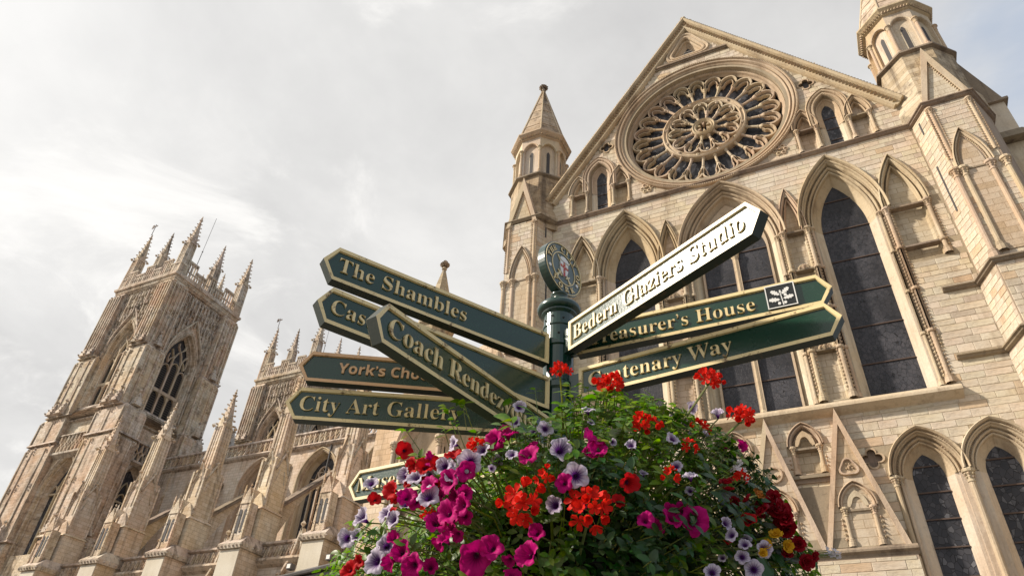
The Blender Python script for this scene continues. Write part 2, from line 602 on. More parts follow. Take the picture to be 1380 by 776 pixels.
def ashlar(parent, T, u0, u1, z0, z1, keep, singles, mat='stone', ch=0.33, ln=(0.5, 1.15), d=0.0, proud=(0.010, 0.022), name='stone', skipview=True, rest='small_stone'):
    """coursed stones on a wall face; the nearest `singles` are objects of their own"""
    rects = []
    z = z0
    while z < z1 - 0.1:
        hh = ch * random.uniform(0.82, 1.2)
        hh = min(hh, z1 - z)
        u = u0 - random.uniform(0, 0.5)
        while u < u1:
            w = random.uniform(*ln)
            a, b_ = max(u, u0), min(u + w, u1)
            u += w
            if b_ - a < 0.12:
                continue
            if not keep(a + 0.02, b_ - 0.02, z + 0.02, z + hh - 0.02):
                # cut the stone where a moulding or an edge takes part of it
                for f in (.85, .7, .55, .4, .25):
                    w2 = (b_ - a) * f
                    if keep(a + 0.02, a + w2 - 0.02, z + 0.02, z + hh - 0.02):
                        b_ = a + w2
                        break
                    if keep(b_ - w2 + 0.02, b_ - 0.02, z + 0.02, z + hh - 0.02):
                        a = b_ - w2
                        break
                else:
                    continue
            pc = T((a + b_) / 2, z + hh / 2, d)
            if skipview and not inview(pc, 120):
                continue
            px = pix(pc)
            dist = (Vector(pc) - Vector((0, 0, 1.6))).length
            vis = 1.0 if inview(pc, 0) else 0.05
            rects.append(((b_ - a) * hh / dist ** 2 * vis, a, b_, z, z + hh, random.uniform(*proud)))
        z += hh
    rects.sort(reverse=True)
    org = root_loc(parent)
    o0 = Vector(T(0, 0, 0))
    U = Vector(T(1, 0, 0)) - o0
    Z = Vector(T(0, 1, 0)) - o0
    D = Vector(T(0, 0, 1)) - o0
    g = 0.004
    for (_, a, b_, za, zb, p) in rects[:singles]:
        o = bpy.data.objects.new(name, STONE_ME)
        COL.objects.link(o)
        o.parent = parent
        base = Vector(T(a + g, za + g, d))
        mt = Matrix.Identity(4)
        for k, (ax, sc_) in enumerate(((U, b_ - a - 2 * g), (Z, zb - za - 2 * g), (D, p))):
            for r_ in range(3):
                mt[r_][k] = ax[r_] * sc_
        mt.translation = base - org
        o.matrix_basis = mt
    if len(rects) > singles:
        mb = MB(T)
        for (_, a, b_, za, zb, p) in rects[singles:]:
            a += g; b_ -= g; za += g; zb -= g
            e = 0.015
            mb.add([(a, za, d), (b_, za, d), (b_, zb, d), (a, zb, d), (a + e, za + e, d + p), (b_ - e, za + e, d + p), (b_ - e, zb - e, d + p), (a + e, zb - e, d + p)],
                   [(4, 5, 6, 7), (0, 1, 5, 4), (1, 2, 6, 5), (2, 3, 7, 6), (3, 0, 4, 7)])
        mb.build(rest, mat, parent, stuff=True)


def keep_fn(outer=None, avoid=()):
    bb = []
    for p in avoid:
        bb.append((min(q[0] for q in p), max(q[0] for q in p), min(q[1] for q in p), max(q[1] for q in p), p))

    def f(a, b_, za, zb):
        pts = ((a, za), (b_, za), (b_, zb), (a, zb), ((a + b_) / 2, (za + zb) / 2))
        if outer and not all(inside(outer, *q) for q in pts):
            return False
        for (x0, x1, y0, y1, p) in bb:
            if b_ < x0 or a > x1 or zb < y0 or za > y1:
                continue
            if any(inside(p, *q) for q in pts):
                return False
        return True
    return f


def string_course(mb, pts, z, prof):
    """moulded band following plan points (x,y); outward is to the right of travel"""
    P = [Vector((p[0], p[1])) for p in pts]
    nrm = []
    for i in range(len(P)):
        ns = []
        if i > 0:
            d = (P[i] - P[i - 1]).normalized()
            ns.append(Vector((d.y, -d.x)))
        if i < len(P) - 1:
            d = (P[i + 1] - P[i]).normalized()
            ns.append(Vector((d.y, -d.x)))
        n = ns[0] if len(ns) == 1 else (ns[0] + ns[1]).normalized()
        k = 1.0 if len(ns) == 1 else 1.0 / max(0.4, n.dot(ns[0]))
        nrm.append(n * k)
    paths = [[(P[i].x + nrm[i].x * o, P[i].y + nrm[i].y * o, z + dz) for i in range(len(P))] for (o, dz) in prof]
    T = mb.T
    mb.T = lambda a, b_, c: (a, b_, c)
    mb.sweep(paths, ends=True)
    mb.T = T


STR = [(0.0, 0.22), (0.20, 0.10), (0.24, 0.06), (0.24, 0.0), (0.17, -0.03), (0.14, -0.10), (0.06, -0.14), (0.0, -0.16)]


def capital_mb(T, u, d, z, r, foliage=True):
    mb = MB(T)
    mb.lathe([(r, -0.42 * r / .11), (r * 1.25, -0.40 * r / .11), (r * 1.25, -0.36 * r / .11), (r * 1.05, -0.33 * r / .11), (r * 1.2, -0.15 * r / .11), (r * 1.7, -0.04 * r / .11), (r * 2.1, -0.02 * r / .11), (r * 2.2, 0.06 * r / .11), (r * 1.9, 0.12 * r / .11)], u, d, 10, z)
    if foliage:
        for k in range(7):
            a = 2 * PI * k / 7
            for (rr, dz, s_) in ((1.55, -0.10, 0.55), (1.3, -0.22, 0.45)):
                x, y = u + math.cos(a) * r * rr, d + math.sin(a) * r * rr
                zz = z + dz * r / .11
                q = s_ * r
                mb.add([(x - q, zz, y), (x, zz - q, y), (x + q, zz, y), (x, zz + q, y), (x, zz, y - q), (x, zz, y + q)],
                       [(0, 1, 5), (1, 2, 5), (2, 3, 5), (3, 0, 5), (1, 0, 4), (2, 1, 4), (3, 2, 4), (0, 3, 4)])
    return mb


def column(parent, T, u, d, z0, z1, r=0.11, mat='trim', annulets=(), cap=True, base=True, foliage=True, name='column'):
    mb = MB(T)
    k = r / .11
    pr = []
    if base:
        pr += [(r * 1.9, 0), (r * 1.9, .22 * k), (r * 1.6, .26 * k), (r * 1.75, .32 * k), (r * 1.35, .36 * k), (r * 1.5, .42 * k), (r, .46 * k)]
    else:
        pr += [(r, 0)]
    for az in annulets:
        q = az - z0
        pr += [(r, q - .09), (r * 1.7, q - .06), (r * 1.8, q), (r * 1.7, q + .06), (r, q + .09)]
    pr += [(r, z1 - z0 - (0.42 * k if cap else 0))]
    mb.lathe(pr, u, d, 10, z0, cap=False)
    if cap and parent.parent is not None:      # already a sub-part: the capital stays in its mesh
        c = capital_mb(T, u, d, z1 - 0.12 * k, r, foliage)
        n0 = len(mb.v)
        mb.v.extend(c.v)
        mb.f.extend(tuple(i + n0 for i in f) for f in c.f)
        return mb.build(name, mat, parent)
    o = mb.build(name, mat, parent)
    if cap:
        capital_mb(T, u, d, z1 - 0.12 * k, r, foliage).build('capital', mat, o)
    return o


def octa(mb, x, y, z, r, zs=1.0):
    """small faceted lump, in (u,z,d)"""
    mb.add([(x - r, z, y), (x, z - r * zs, y), (x + r, z, y), (x, z + r * zs, y), (x, z, y - r), (x, z, y + r)],
           [(0, 1, 5), (1, 2, 5), (2, 3, 5), (3, 0, 5), (1, 0, 4), (2, 1, 4), (3, 2, 4), (0, 3, 4)])


def crocket_spire(mb, cu, cd, z0, z1, hw, n_cr=6, cr=0.16):
    """square pyramid with leaf crockets up its corners and a finial"""
    mb.taper((cu, cd), z0, hw, (cu, cd), z1, 0.04)
    for k in range(n_cr):
        t = (k + 0.5) / n_cr
        h = hw * (1 - t) + 0.05
        z = z0 + (z1 - z0) * t
        q = cr * (1 - 0.45 * t)
        for (sx, sy) in ((1, 1), (1, -1), (-1, 1), (-1, -1)):
            octa(mb, cu + sx * (h + q * .35), cd + sy * (h + q * .35), z, q, 0.7)
    for (dz, r) in ((-0.35, cr * 1.3), (0.0, cr * .9), (0.3, cr * .55)):
        octa(mb, cu, cd, z1 + dz, r, 0.8)
    mb.taper((cu, cd), z1 - .2, .07, (cu, cd), z1 + .45, .03)

# ------------------------------------------------------------------ ground
g = MB()
g.add([(-1500, -0.0, -1500), (1500, 0, -1500), (1500, 0, 1500), (-1500, 0, 1500)], [(0, 1, 2, 3)])
g.build('ground', 'ground', structure=True)

# ------------------------------------------------------------------ the transept front
TR = thing('cathedral_transept', 'pale gabled stone church front with rose window and tall pointed windows', 'church', (-2.8, 34, 0))


def TF(u, z, d):
    return (u, 30.0 - d, z)


MX = -2.80                      # axis of the front


def mir(T, on):
    return (lambda u, z, d: T(2 * MX - u, z, d)) if on else T


CAPZ = 26.4
BIG = dict(zs=26.4, a=1.10, h=3.1, zb=16.45)
wall_poly = [(-13.3, 0), (7.75, 0), (7.75, 33.3), (-2.95, 47.7), (-13.4, 33.5)]
holes = []
avoid = []
ROSE = (-2.95, 37.0)
holes.append([(ROSE[0] + 5.0 * math.cos(a * PI / 32), ROSE[1] + 5.0 * math.sin(a * PI / 32)) for a in range(64)])
avoid.append([(ROSE[0] + 5.5 * math.cos(a * PI / 32), ROSE[1] + 5.5 * math.sin(a * PI / 32)) for a in range(64)])


def plate(mb, cx, zs, a, h, zb, d0, d1, o=0.0, n=9):
    mb.prism(arch_poly(cx, zs, a, h, zb, o, n), d0, d1)


ARCH_P = [(0, -.9), (.34, -.50), (.35, -.34), (.38, -.27), (.43, -.27), (.46, -.36), (.49, -.40), (.52, -.20), (.56, -.14), (.61, -.18), (.635, -.33), (.70, -.33), (.715, -.10), (.75, -.03), (.79, -.02), (.80, .10), (.84, .13), (.87, .05), (.91, .05), (.93, .24), (1.0, .31), (1.05, .24), (1.06, 0)]
JAMB_P = [(0, -.9), (.34, -.50), (.35, -.36), (.52, -.36), (.53, -.24), (.76, -.24), (.79, -.2), (.80, .02)]


def glass_bars(parent, T, cx, zs, a, h, zb, d, step, thick=0.05, mat='iron'):
    z = zb + step
    pts = arch_poly(cx, zs, a, h, zb, 0.0, 14)
    top = max(p[1] for p in pts)
    while z < top - 0.3:
        w = a
        if z > zs:
            r = (a * a + h * h) / (2 * a)
            w = math.sqrt(max(0, r * r - (z - zs) ** 2)) - (r - a)
        mb = MB(T)
        mb.box(cx - w, cx + w, z - thick / 2, z + thick / 2, d, d + 0.05)
        mb.build('saddle_bar', mat, parent)
        z += step


def big_window(cx, T=TF, name='lancet_window', zs=26.4, a=1.10, h=3.1, zb=16.45, k=1.0, rec=0.9, lights=1, glass='glassbig', step=2.0, capz=26.4, beadsz=0.045):
    A = [(o * k, d * (rec / .9 if d < 0 else 1)) for (o, d) in ARCH_P]
    J = [(o * k, d * (rec / .9 if d < 0 else 1)) for (o, d) in JAMB_P]
    mb = MB(T)
    mb.arch(cx, zs, a, h, A, n=12)
    o = mb.build(name, 'trim', TR)
    mb = MB(T)
    for s in (-1, 1):
        mb.sweep([[(cx + s * (a + oo), zb - 0.1, d), (cx + s * (a + oo), zs + .001, d)] for (oo, d) in J])
    mb.build('jamb', 'stone', o)
    mb = MB(T)
    for oo, dd, ss in ((.668 * k, -.33 * rec / .9, beadsz), (.89 * k, .05, beadsz * .75), (.475 * k, -.38 * rec / .9, beadsz * .8)):
        p = [(cx + u, z) for (u, z) in arch_path(a, h, zs, None, oo, 16)]
        mb.beads(p, dd, ss, ss * 2.6)
    mb.build('nailhead_moulding', 'trim', o, stuff=True)
    if lights == 1:
        mb = MB(T)
        plate(mb, cx, zs, a, h, zb - .1, -rec - .1, -rec + .01)
        g_ = mb.build('pane', glass, o)
        glass_bars(o, T, cx, zs, a, h, zb, -rec + .012, step)
    else:
        mb = MB(T)
        la, lh = a / 2 - .13, 1.75
        lc = (cx - a / 2 - .02, cx + a / 2 + .02)
        hl = [arch_poly(c, zs, la, lh, zb, 0, 8) for c in lc]
        q = [(cx + .42 * math.cos(i * PI / 8), zs + 2.3 + .42 * math.sin(i * PI / 8)) for i in range(16)]
        mb.prism(arch_poly(cx, zs, a, h, zb - .1, 0, 12), -rec, -rec + .28, holes=hl + [q])
        mb.build('plate_tracery', 'trim', o)
        mb = MB(T)
        mb.lathe([(.2, 0), (.2, .3), (.13, .4), (.13, zs - zb - .5), (.2, zs - zb - .3), (.24, zs - zb)], cx, -rec + .2, 8, zb)
        mb.build('mullion', 'trim', o)
        for c in lc:
            mb = MB(T)
            plate(mb, c, zs, la, lh, zb - .1, -rec + .02, -rec + .06)
            mb.build('pane', glass, o)
            glass_bars(o, T, c, zs, la, lh, zb, -rec + .07, step)
        mb = MB(T)
        mb.prism(q, -rec + .02, -rec + .06)
        mb.build('pane', glass, o)
    holes.append(arch_poly(cx, zs, a, h, zb, .79 * k - .005, 9))
    avoid.append(arch_poly(cx, zs, a, h, zb, .85 * k, 9))
    return o


BLIND_P = [(0, -.42), (.04, -.30), (.06, -.12), (.10, -.06), (.135, -.12), (.15, -.24), (.20, -.24), (.215, -.04), (.235, .03), (.27, .13), (.32, .14), (.345, .04), (.38, .05), (.40, .24), (.445, .22), (.46, 0)]


def blind_arch(cx, T, zs, a, h, zb, k=1.0, rec=.40, parent=None, bead=True, cols=(), name='blind_arch', trefoil=False, strings=(), colr=.10, anns=()):
    """recessed blind arcade bay; cols = [(u, zbase)]"""
    mb = MB(T)
    P = [(o * k, d * k) for (o, d) in BLIND_P]
    mb.arch(cx, zs, a, h, P, n=9)
    o = mb.build(name, 'trim', parent or TR)
    mb = MB(T)
    plate(mb, cx, zs, a, h, zb, -rec - .1, -rec * k + .005, o=.04 * k)
    mb.box(cx - a - .24 * k, cx + a + .24 * k, zb - .01, zb + .03, -rec, .0)
    for s in (-1, 1):
        mb.sweep([[(cx + s * (a + oo * k), zb, dd * k), (cx + s * (a + oo * k), zs, dd * k)] for (oo, dd) in ((0, -rec), (.08, -rec * .8), (.1, -.2), (.225, -.16), (.235, .01))])
    mb.build('back_wall', 'jointed', o)
    if bead:
        mb = MB(T)
        p = [(cx + u, z) for (u, z) in arch_path(a, h, zs, None, .175 * k, 10)]
        mb.beads(p, (-.24 if rec > 0 else .03) * k, .048 * k, .125 * k, .08 * k)
        mb.build('nailhead_moulding', 'trim', o, stuff=True)
    if trefoil:
        mb = MB(T)
        pts = []
        for i in range(25):
            t = i / 24
            ang = PI * (1 - t)
            rr = a * 0.80 * (1 + .17 * math.cos(3 * (ang - PI / 2) * 1.0))
            pts.append((cx + rr * math.cos(ang), zs + rr * 1.15 * math.sin(ang)))
        ext = arch_path(a, h, zs, None, 0.02, 12)
        mb.sweep([[(x, z, -.12) for (x, z) in pts], [(x, z, .06) for (x, z) in pts], [(cx + u, z, .06) for (u, z) in ext]])
        mb.build('trefoil_head', 'trim', o)
    for zz in strings:
        mb = MB(T)
        mb.box(cx - a - .35 * k, cx + a + .35 * k, zz - .06, zz + .03, -.3, .07)
        mb.build('string_moulding', 'coping', o)
    if T is TF:
        holes.append(arch_poly(cx, zs, a, h, zb, .225 * k, 8))
        avoid.append(arch_poly(cx, zs, a, h, zb, .3 * k, 8))
    for (u, z0) in cols:
        column(parent or TR, T, u, .02, z0, zs, colr, annulets=[q for q in anns if q > z0 + .6], foliage=True)
    return o


# --- middle storey: three great windows, blind bays between
wD = big_window(3.10)
wB = big_window(-8.30)
wC = big_window(-2.55, a=1.82, h=3.58, lights=2)
ANN = (23.8, 21.4, 19.1)
blind_arch(.67, TF, 26.4, .34, 2.15, 16.5, cols=[(.07, 16.5), (1.28, 16.5)], strings=(26.3, 23.8, 19.1), anns=ANN, k=.72)
blind_arch(-5.90, TF, 26.4, .34, 2.15, 16.5, cols=[(-6.5, 16.5), (-5.28, 16.5)], strings=(26.3, 23.8, 19.1), anns=ANN, k=.72)
blind_arch(5.92, TF, 26.4, .62, 2.6, 22.95, cols=[(4.98, 16.5), (6.80, 22.95)], strings=(26.3, 23.8), anns=ANN)
blind_arch(-11.1, TF, 26.4, .62, 2.6, 16.5, cols=[(-12.0, 16.5), (-10.1, 16.5)], strings=(26.3, 23.8), anns=ANN)
# second, thinner colonnettes beside the windows and the dogtooth between each pair
for (u, z0) in ((4.68, 16.5), (1.50, 16.5), (-.22, 16.5), (-4.9, 16.5), (-6.7, 16.5), (-9.9, 16.5)):
    column(TR, TF, u, -.14, z0, 26.4, .075, annulets=[23.8, 21.4, 19.1], foliage=True, name='thin_column')
for (u, z0) in ((4.83, 16.9), (5.14, 16.9), (6.95, 23.3), (1.38, 16.9), (1.14, 16.9), (-.06, 16.9), (.2, 16.9), (-5.15, 16.9), (-6.62, 16.9), (-10.0, 16.9), (-6.36, 16.9), (-5.42, 16.9), (-12.15, 16.9), (-10.25, 16.9)):
    mb = MB(TF)
    z = z0
    while z < 25.9:
        mb.pyr(u, z, .0, .058, .11, PI / 4)
        z += .19
    mb.build('dogtooth_strip', 'trim', TR, stuff=True)
# carved bosses between the annulets of the narrow bays
for cx in (.67, -5.9):
    for zz in (23.85, 19.15):
        mb = MB(TF)
        for k in range(9):
            a = PI * k / 8
            octa(mb, cx + .22 * math.cos(a), .03, zz + .2 * math.sin(a), .10)
        octa(mb, cx, .1, zz + .05, .14)
        mb.build('carved_boss', 'trim', TR)

# --- gable storey
LANC = [(0, -.45), (.20, -.30), (.22, -.24), (.30, -.20), (.33, -.28), (.36, .03), (.40, .12), (.48, .13), (.52, .04), (.56, .04), (.60, .16), (.68, .18), (.72, .08), (.76, .20), (.80, .16), (.80, 0)]


def gable_lancet(cx):
    mb = MB(TF)
    mb.arch(cx, 34.75, .33, .75, LANC, zb=33.55, n=8)
    o = mb.build('gable_lancet', 'trim', TR)
    mb = MB(TF)
    for s in (-1, 1):
        mb.sweep([[(cx + s * (.33 + oo), 31.7, d), (cx + s * (.33 + oo), 33.6, d)] for (oo, d) in ((0, -.45), (.2, -.3), (.36, -.28), (.36, .02))])
    mb.build('jamb', 'stone', o)
    mb = MB(TF)
    plate(mb, cx, 34.75, .33, .75, 31.7, -.55, -.44)
    mb.build('pane', 'glass', o)
    for z in (32.5, 33.4, 34.3):
        mb = MB(TF)
        mb.box(cx - .33, cx + .33, z, z + .04, -.44, -.40)
        mb.build('saddle_bar', 'iron', o)
    mb = MB(TF)
    for oo, dd in ((.54, .04), (.38, .05)):
        mb.beads([(cx + u, z) for (u, z) in arch_path(.33, .75, 34.75, 33.7, oo, 14)], dd, .035, .1)
    mb.build('nailhead_moulding', 'trim', o, stuff=True)
    holes.append(arch_poly(cx, 34.75, .33, .75, 31.7, .34))
    avoid.append(arch_poly(cx, 34.75, .33, .75, 31.7, .55))


gable_lancet(-9.86)
gable_lancet(4.02)
for cx in (-11.27, -8.48, 2.62, 5.42):
    blind_arch(cx, TF, 33.6, .34, 1.0, 31.75, k=.85, cols=[(cx - .52, 31.72), (cx + .52, 31.72)], strings=(33.5,), colr=.085, trefoil=False)
    mb = MB(TF)
    for s in (-1, 1):
        z = 32.0
        while z < 33.2:
            mb.pyr(cx + s * .66, z, .0, .04, .09, PI / 4)
            z += .15
    mb.build('dogtooth_strip', 'trim', TR, stuff=True)


def quatrefoil(cx, cz, r, T=TF, parent=None, deep=True, name='quatrefoil', mat='void'):
    pts = []
    for k in range(4):
        a0 = k * PI / 2
        for j in range(-4, 5):
            a = a0 + j * PI / 6.2
            pts.append((cx + .55 * r * math.cos(a0) + .42 * r * math.cos(a), cz + .55 * r * math.sin(a0) + .42 * r * math.sin(a)))
    mb = MB(T)
    out = [(cx + (x - cx) * 1.22, cz + (z - cz) * 1.22) for (x, z) in pts]
    mb.sweep([[(x, z, -.2) for (x, z) in pts + pts[:1]], [(x, z, .05) for (x, z) in pts + pts[:1]], [(x, z, .05) for (x, z) in out + out[:1]], [(x, z, 0) for (x, z) in out + out[:1]]])
    o = mb.build(name, 'trim', parent or TR)
    mb = MB(T)
    mb.prism(pts, -.25, -.15)
    mb.build('recess', mat, o)
    if T is TF:
        holes.append(pts)
        avoid.append(out)
    return o


quatrefoil(-9.30, 37.25, .42)
quatrefoil(3.35, 37.35, .42)
for (cx, cz) in ((-6.82, 32.45), (1.05, 32.45)):
    mb = MB(TF)
    for k in range(6):
        a = k * PI / 3
        mb.rings(cx + .28 * math.cos(a), cz + .28 * math.sin(a), [(.15, 0), (.15, .07), (.09, .09), (.08, .02)], 8)
    mb.lathe([(.12, 0), (.1, .06)], cx, 0.05, 8, cz)
    mb.build('carved_rosette', 'trim', TR)

# --- apex light
def rtri(cx, cz, r, rc, n=6):
    """triangle with rounded corners"""
    pts = []
    for k in range(3):
        a0 = PI / 2 + k * 2 * PI / 3
        x, z = cx + (r - rc) * math.cos(a0), cz + (r - rc) * math.sin(a0)
        for j in range(-n // 2, n // 2 + 1):
            a = a0 + j * (2 * PI / 3) / n
            pts.append((x + rc * math.cos(a), z + rc * math.sin(a)))
    return pts


tri = [(r_, rc_, d_) for (r_, rc_, d_) in ((.60, .05, -.5), (.95, .2, -.3), (1.0, .22, -.15), (1.10, .3, -.1), (1.14, .32, .04), (1.22, .36, .12), (1.34, .42, .12), (1.40, .45, .02), (1.50, .5, .14), (1.62, .55, .16), (1.70, .6, 0))]
mb = MB(TF)
mb.sweep([[(x, z, d) for (x, z) in (lambda q: q + q[:1])(rtri(-3.1, 44.95 + (0.0), r_, rc_))] for (r_, rc_, d_) in tri for d in (d_,)])
ap = mb.build('apex_window', 'trim', TR)
mb = MB(TF)
mb.prism(rtri(-3.1, 44.95, .62, .05), -.6, -.49)
mb.build('pane', 'glass', ap)
for z in (44.8, 45.0, 45.2):
    mb = MB(TF)
    mb.box(-3.45, -2.75, z, z + .03, -.49, -.44)
    mb.build('saddle_bar', 'white', ap)
holes.append(rtri(-3.1, 44.95, 1.1, .3))
avoid.append(rtri(-3.1, 44.95, 1.3, .4))
mb = MB(TF)
mb.box(-5.8, -.32, 43.58, 43.72, 0, .22)
mb.box(-5.7, -.42, 43.48, 43.58, 0, .12)
mb.build('sill_moulding', 'coping', TR)

# --- the rose
rc = ROSE
mb = MB(TF)
mb.rings(rc[0], rc[1], [(4.72, -.62), (4.82, -.5), (4.86, -.34), (4.96, -.30), (5.0, -.38), (5.02, -.10), (5.12, -.06), (5.16, -.16), (5.20, .04), (5.28, .10), (5.34, .0), (5.38, .02), (5.43, .15), (5.52, .17), (5.56, .06), (5.60, .08), (5.64, .2), (5.71, .22), (5.75, .14), (5.76, 0)], 128)
ro = mb.build('rose_window', 'trim', TR)
mb = MB(TF)
mb.beads([(rc[0] + 5.35 * math.cos(a * PI / 96), rc[1] + 5.35 * math.sin(a * PI / 96)) for a in range(193)], .02, .042, .12)
mb.beads([(rc[0] + 5.67 * math.cos(a * PI / 96), rc[1] + 5.67 * math.sin(a * PI / 96)) for a in range(193)], .21, .04, .13)
mb.beads([(rc[0] + 4.98 * math.cos(a * PI / 96), rc[1] + 4.98 * math.sin(a * PI / 96)) for a in range(193)], -.3, .04, .12)
mb.build('nailhead_moulding', 'trim', ro, stuff=True)
mb = MB(TF)
mb.prism([(rc[0] + 4.9 * math.cos(a * PI / 48), rc[1] + 4.9 * math.sin(a * PI / 48)) for a in range(96)], -.95, -.90)
mb.build('pane', 'glass', ro)


def pol(r, a):
    return (rc[0] + r * math.cos(a), rc[1] + r * math.sin(a))


def bar_path(mb, pts, w, d0, d1):
    """moulded bar with roll profile along a (u,z) path"""
    n = len(pts)
    nr = []
    for i in range(n):
        a, b_ = pts[max(i - 1, 0)], pts[min(i + 1, n - 1)]
        L = math.hypot(b_[0] - a[0], b_[1] - a[1]) or 1
        nr.append((-(b_[1] - a[1]) / L, (b_[0] - a[0]) / L))
    dm = (d0 + d1) / 2
    prof = [(-w, d0), (-w, dm), (-w * .55, d1), (w * .55, d1), (w, dm), (w, d0)]
    mb.sweep([[(p[0] + q[0] * o, p[1] + q[1] * o, d) for p, q in zip(pts, nr)] for (o, d) in prof])


def petal(r0, r1, half, turns, scale):
    """outline of one rose petal head, symmetric about its axis; returns (r, dang) list"""
    H = r1 - r0
    prof = [(0, 1.0), (.22, 1.02), (.42, 1.02), (.58, .90), (.72, .78), (.85, .56), (.95, .30), (1.0, 0)]
    left = [(r0 + H * t, -half * w) for (t, w) in prof]
    return left + [(r, -a) for (r, a) in reversed(left[:-1])]


for (npet, rin, rcap, rout, w, off) in ((24, 2.66, 3.72, 4.66, .076, 0.0), (12, .74, 1.50, 2.32, .064, 0.0)):
    half = PI / npet
    for k in range(npet):
        a0 = PI / 2 + k * 2 * half
        mb = MB(TF)
        q = petal(rcap, rout, half * .97, 0, 1)
        bar_path(mb, [pol(r, a0 + da) for (r, da) in q], w, -.85, -.46)
        # inner order: pointed, cusped
        H = rout - rcap
        inn = [(rcap - .02, -half * .70), (rcap + H * .22, -half * .50), (rcap + H * .34, -half * .56), (rcap + H * .55, -half * .44), (rcap + H * .72, -half * .22), (rcap + H * .80, 0)]
        inn = inn + [(r, -a) for (r, a) in reversed(inn[:-1])]
        bar_path(mb, [pol(r, a0 + da) for (r, da) in inn], w * .6, -.88, -.62)
        pt = mb.build('petal_tracery', 'trim', ro)
        a1 = a0 + half
        mb = MB(TF)
        L = rcap - rin
        pr = [(.14, 0), (.14, .08), (.085, .14), (.085, L - .36), (.12, L - .32), (.09, L - .26), (.17, L - .08), (.17, L)]
        base = pol(rin, a1)
        T0 = TF

        def TC(u, z, d, b0=base, a1=a1):
            return (b0[0] + z * math.cos(a1) - u * math.sin(a1), 30 + .66 - d, b0[1] + z * math.sin(a1) + u * math.cos(a1))
        mc = MB(TC)
        mc.lathe(pr, 0, 0, 8)
        mc.build('colonnette', 'trim', ro)
mb = MB(TF)
mb.rings(rc[0], rc[1], [(2.30, -.9), (2.30, -.5), (2.36, -.42), (2.42, -.5), (2.52, -.5), (2.58, -.40), (2.66, -.46), (2.68, -.9)], 96)
mb.build('inner_ring', 'trim', ro)
mb = MB(TF)
for k in range(24):
    a = PI / 24 + k * PI / 12
    p = pol(2.12 if k % 2 == 0 else 2.47, PI / 2 + k * PI / 12 + (0 if k % 2 else 0))
    mb.rings(p[0], p[1], [(.10, -.44), (.04, -.42), (.03, -.48)], 6)
mb.build('ring_rosette', 'trim', ro, stuff=True)
mb = MB(TF)
mb.rings(rc[0], rc[1], [(.46, -.9), (.46, -.5), (.52, -.40), (.60, -.48), (.68, -.38), (.74, -.46), (.74, -.9)], 48)
for k in range(6):
    a = k * PI / 3 + PI / 6
    bar_path(mb, [pol(.48, a - .14), pol(.30, a - .08), pol(.22, a), pol(.30, a + .08), pol(.48, a + .14)], .05, -.85, -.48)
mb.build('hub', 'trim', ro)

# --- porch storey below the great windows
def trefoil_niche(cx, zs, a, zb, T=TF, cap_d=.06, basin=False):
    o = blind_arch(cx, T, zs, a, a * 1.75, zb, k=.8, cols=[(cx - a - .16, zb), (cx + a + .16, zb)], strings=(zs - .12,), colr=.075, trefoil=True, name='trefoil_niche')
    mb = MB(T)
    for s in (-1, 1):
        z = zb + .3
        while z < zs - .4:
            mb.pyr(cx + s * (a + .33), z, .0, .05, .12, PI / 4)
            z += .19
    mb.build('dogtooth_strip', 'trim', o, stuff=True)
    return o


for cx in (-3.97, -1.07):
    trefoil_niche(cx, 14.60, .38, 13.35)
    mb = MB(TF)
    mb.box(cx - .75, cx + .75, 13.12, 13.25, 0, .22)
    mb.box(cx - .7, cx + .7, 12.95, 13.12, 0, .1)
    mb.build('niche_sill', 'coping', TR)
    mb = MB(TF)
    mb.wedge(cx - .75, cx + .75, 10.2, 12.9, 0.0, .35)
    mb.build('roof_slope', 'coping', TR)
for cx in (-5.41, -2.53, .37):
    mb = MB(TF)
    t = .10
    tri_o = [(cx - 1.44, 10.12), (cx + 1.44, 10.12), (cx, 15.8)]
    mb.prism([(cx - 1.3, 10.1), (cx + 1.3, 10.1), (cx, 15.3)], 0, .30)
    go = mb.build('porch_gable', 'jointed', TR)
    for s in (-1, 1):
        mb = MB(TF)
        mb.prism([(cx + s * 1.48, 10.1), (cx + s * 1.28, 10.1), (cx, 15.2), (cx, 15.95)], 0.02, .44)
        mb.build('gable_coping', 'trim', go)

    def TG(u, z, d):
        return (u, 29.69 - d, z)
    ngo = trefoil_niche(cx, 11.72, .36, 10.2, T=TG)
    ngo.parent = TR
    mb = MB(TG)
    if cx > 0:
        q = rtri(cx, 13.32, .34, .16)
    else:
        q = [(cx + .3 * math.cos(i * PI / 8), 13.35 + .3 * math.sin(i * PI / 8)) for i in range(16)]
    ci = 13.33
    for (k1, d1, k2, d2) in ((1.3, 0, 1.2, .1), (1.2, .1, 1.0, .1), (1.0, .1, .92, -.0)):
        mb.sweep([[(cx + (x - cx) * kk, ci + (z - ci) * kk, dd) for (x, z) in q + q[:1]] for (kk, dd) in ((k1, d1), (k2, d2))])
    for k in range(14):
        a = random.uniform(0, 2 * PI)
        r = random.uniform(0, .19)
        octa(mb, cx + r * math.cos(a), .02, ci + r * math.sin(a), .05)
    mb.build('carved_panel', 'trim', go)
quatrefoil(1.33, 13.70, .40, mat='coping')
mb = MB(TF)
mb.sweep([[(-7.0, z, d), (2.02, z, d)] for (z, d) in ((10.18, 0), (10.16, .42), (10.06, .5), (9.98, .5), (9.9, .38), (9.8, .34), (9.78, 0))], ends=True)
mb.build('porch_ledge', 'coping', TR)
mb = MB(TF)
mb.box(-7.0, 1.95, 0, 9.8, 0, .34)
mb.build('porch_wall', 'core', TR)
ashlar(TR, lambda u, z, d: (u, 29.66 - d, z), -7.0, 1.95, 4.5, 9.75, keep_fn(), 20)

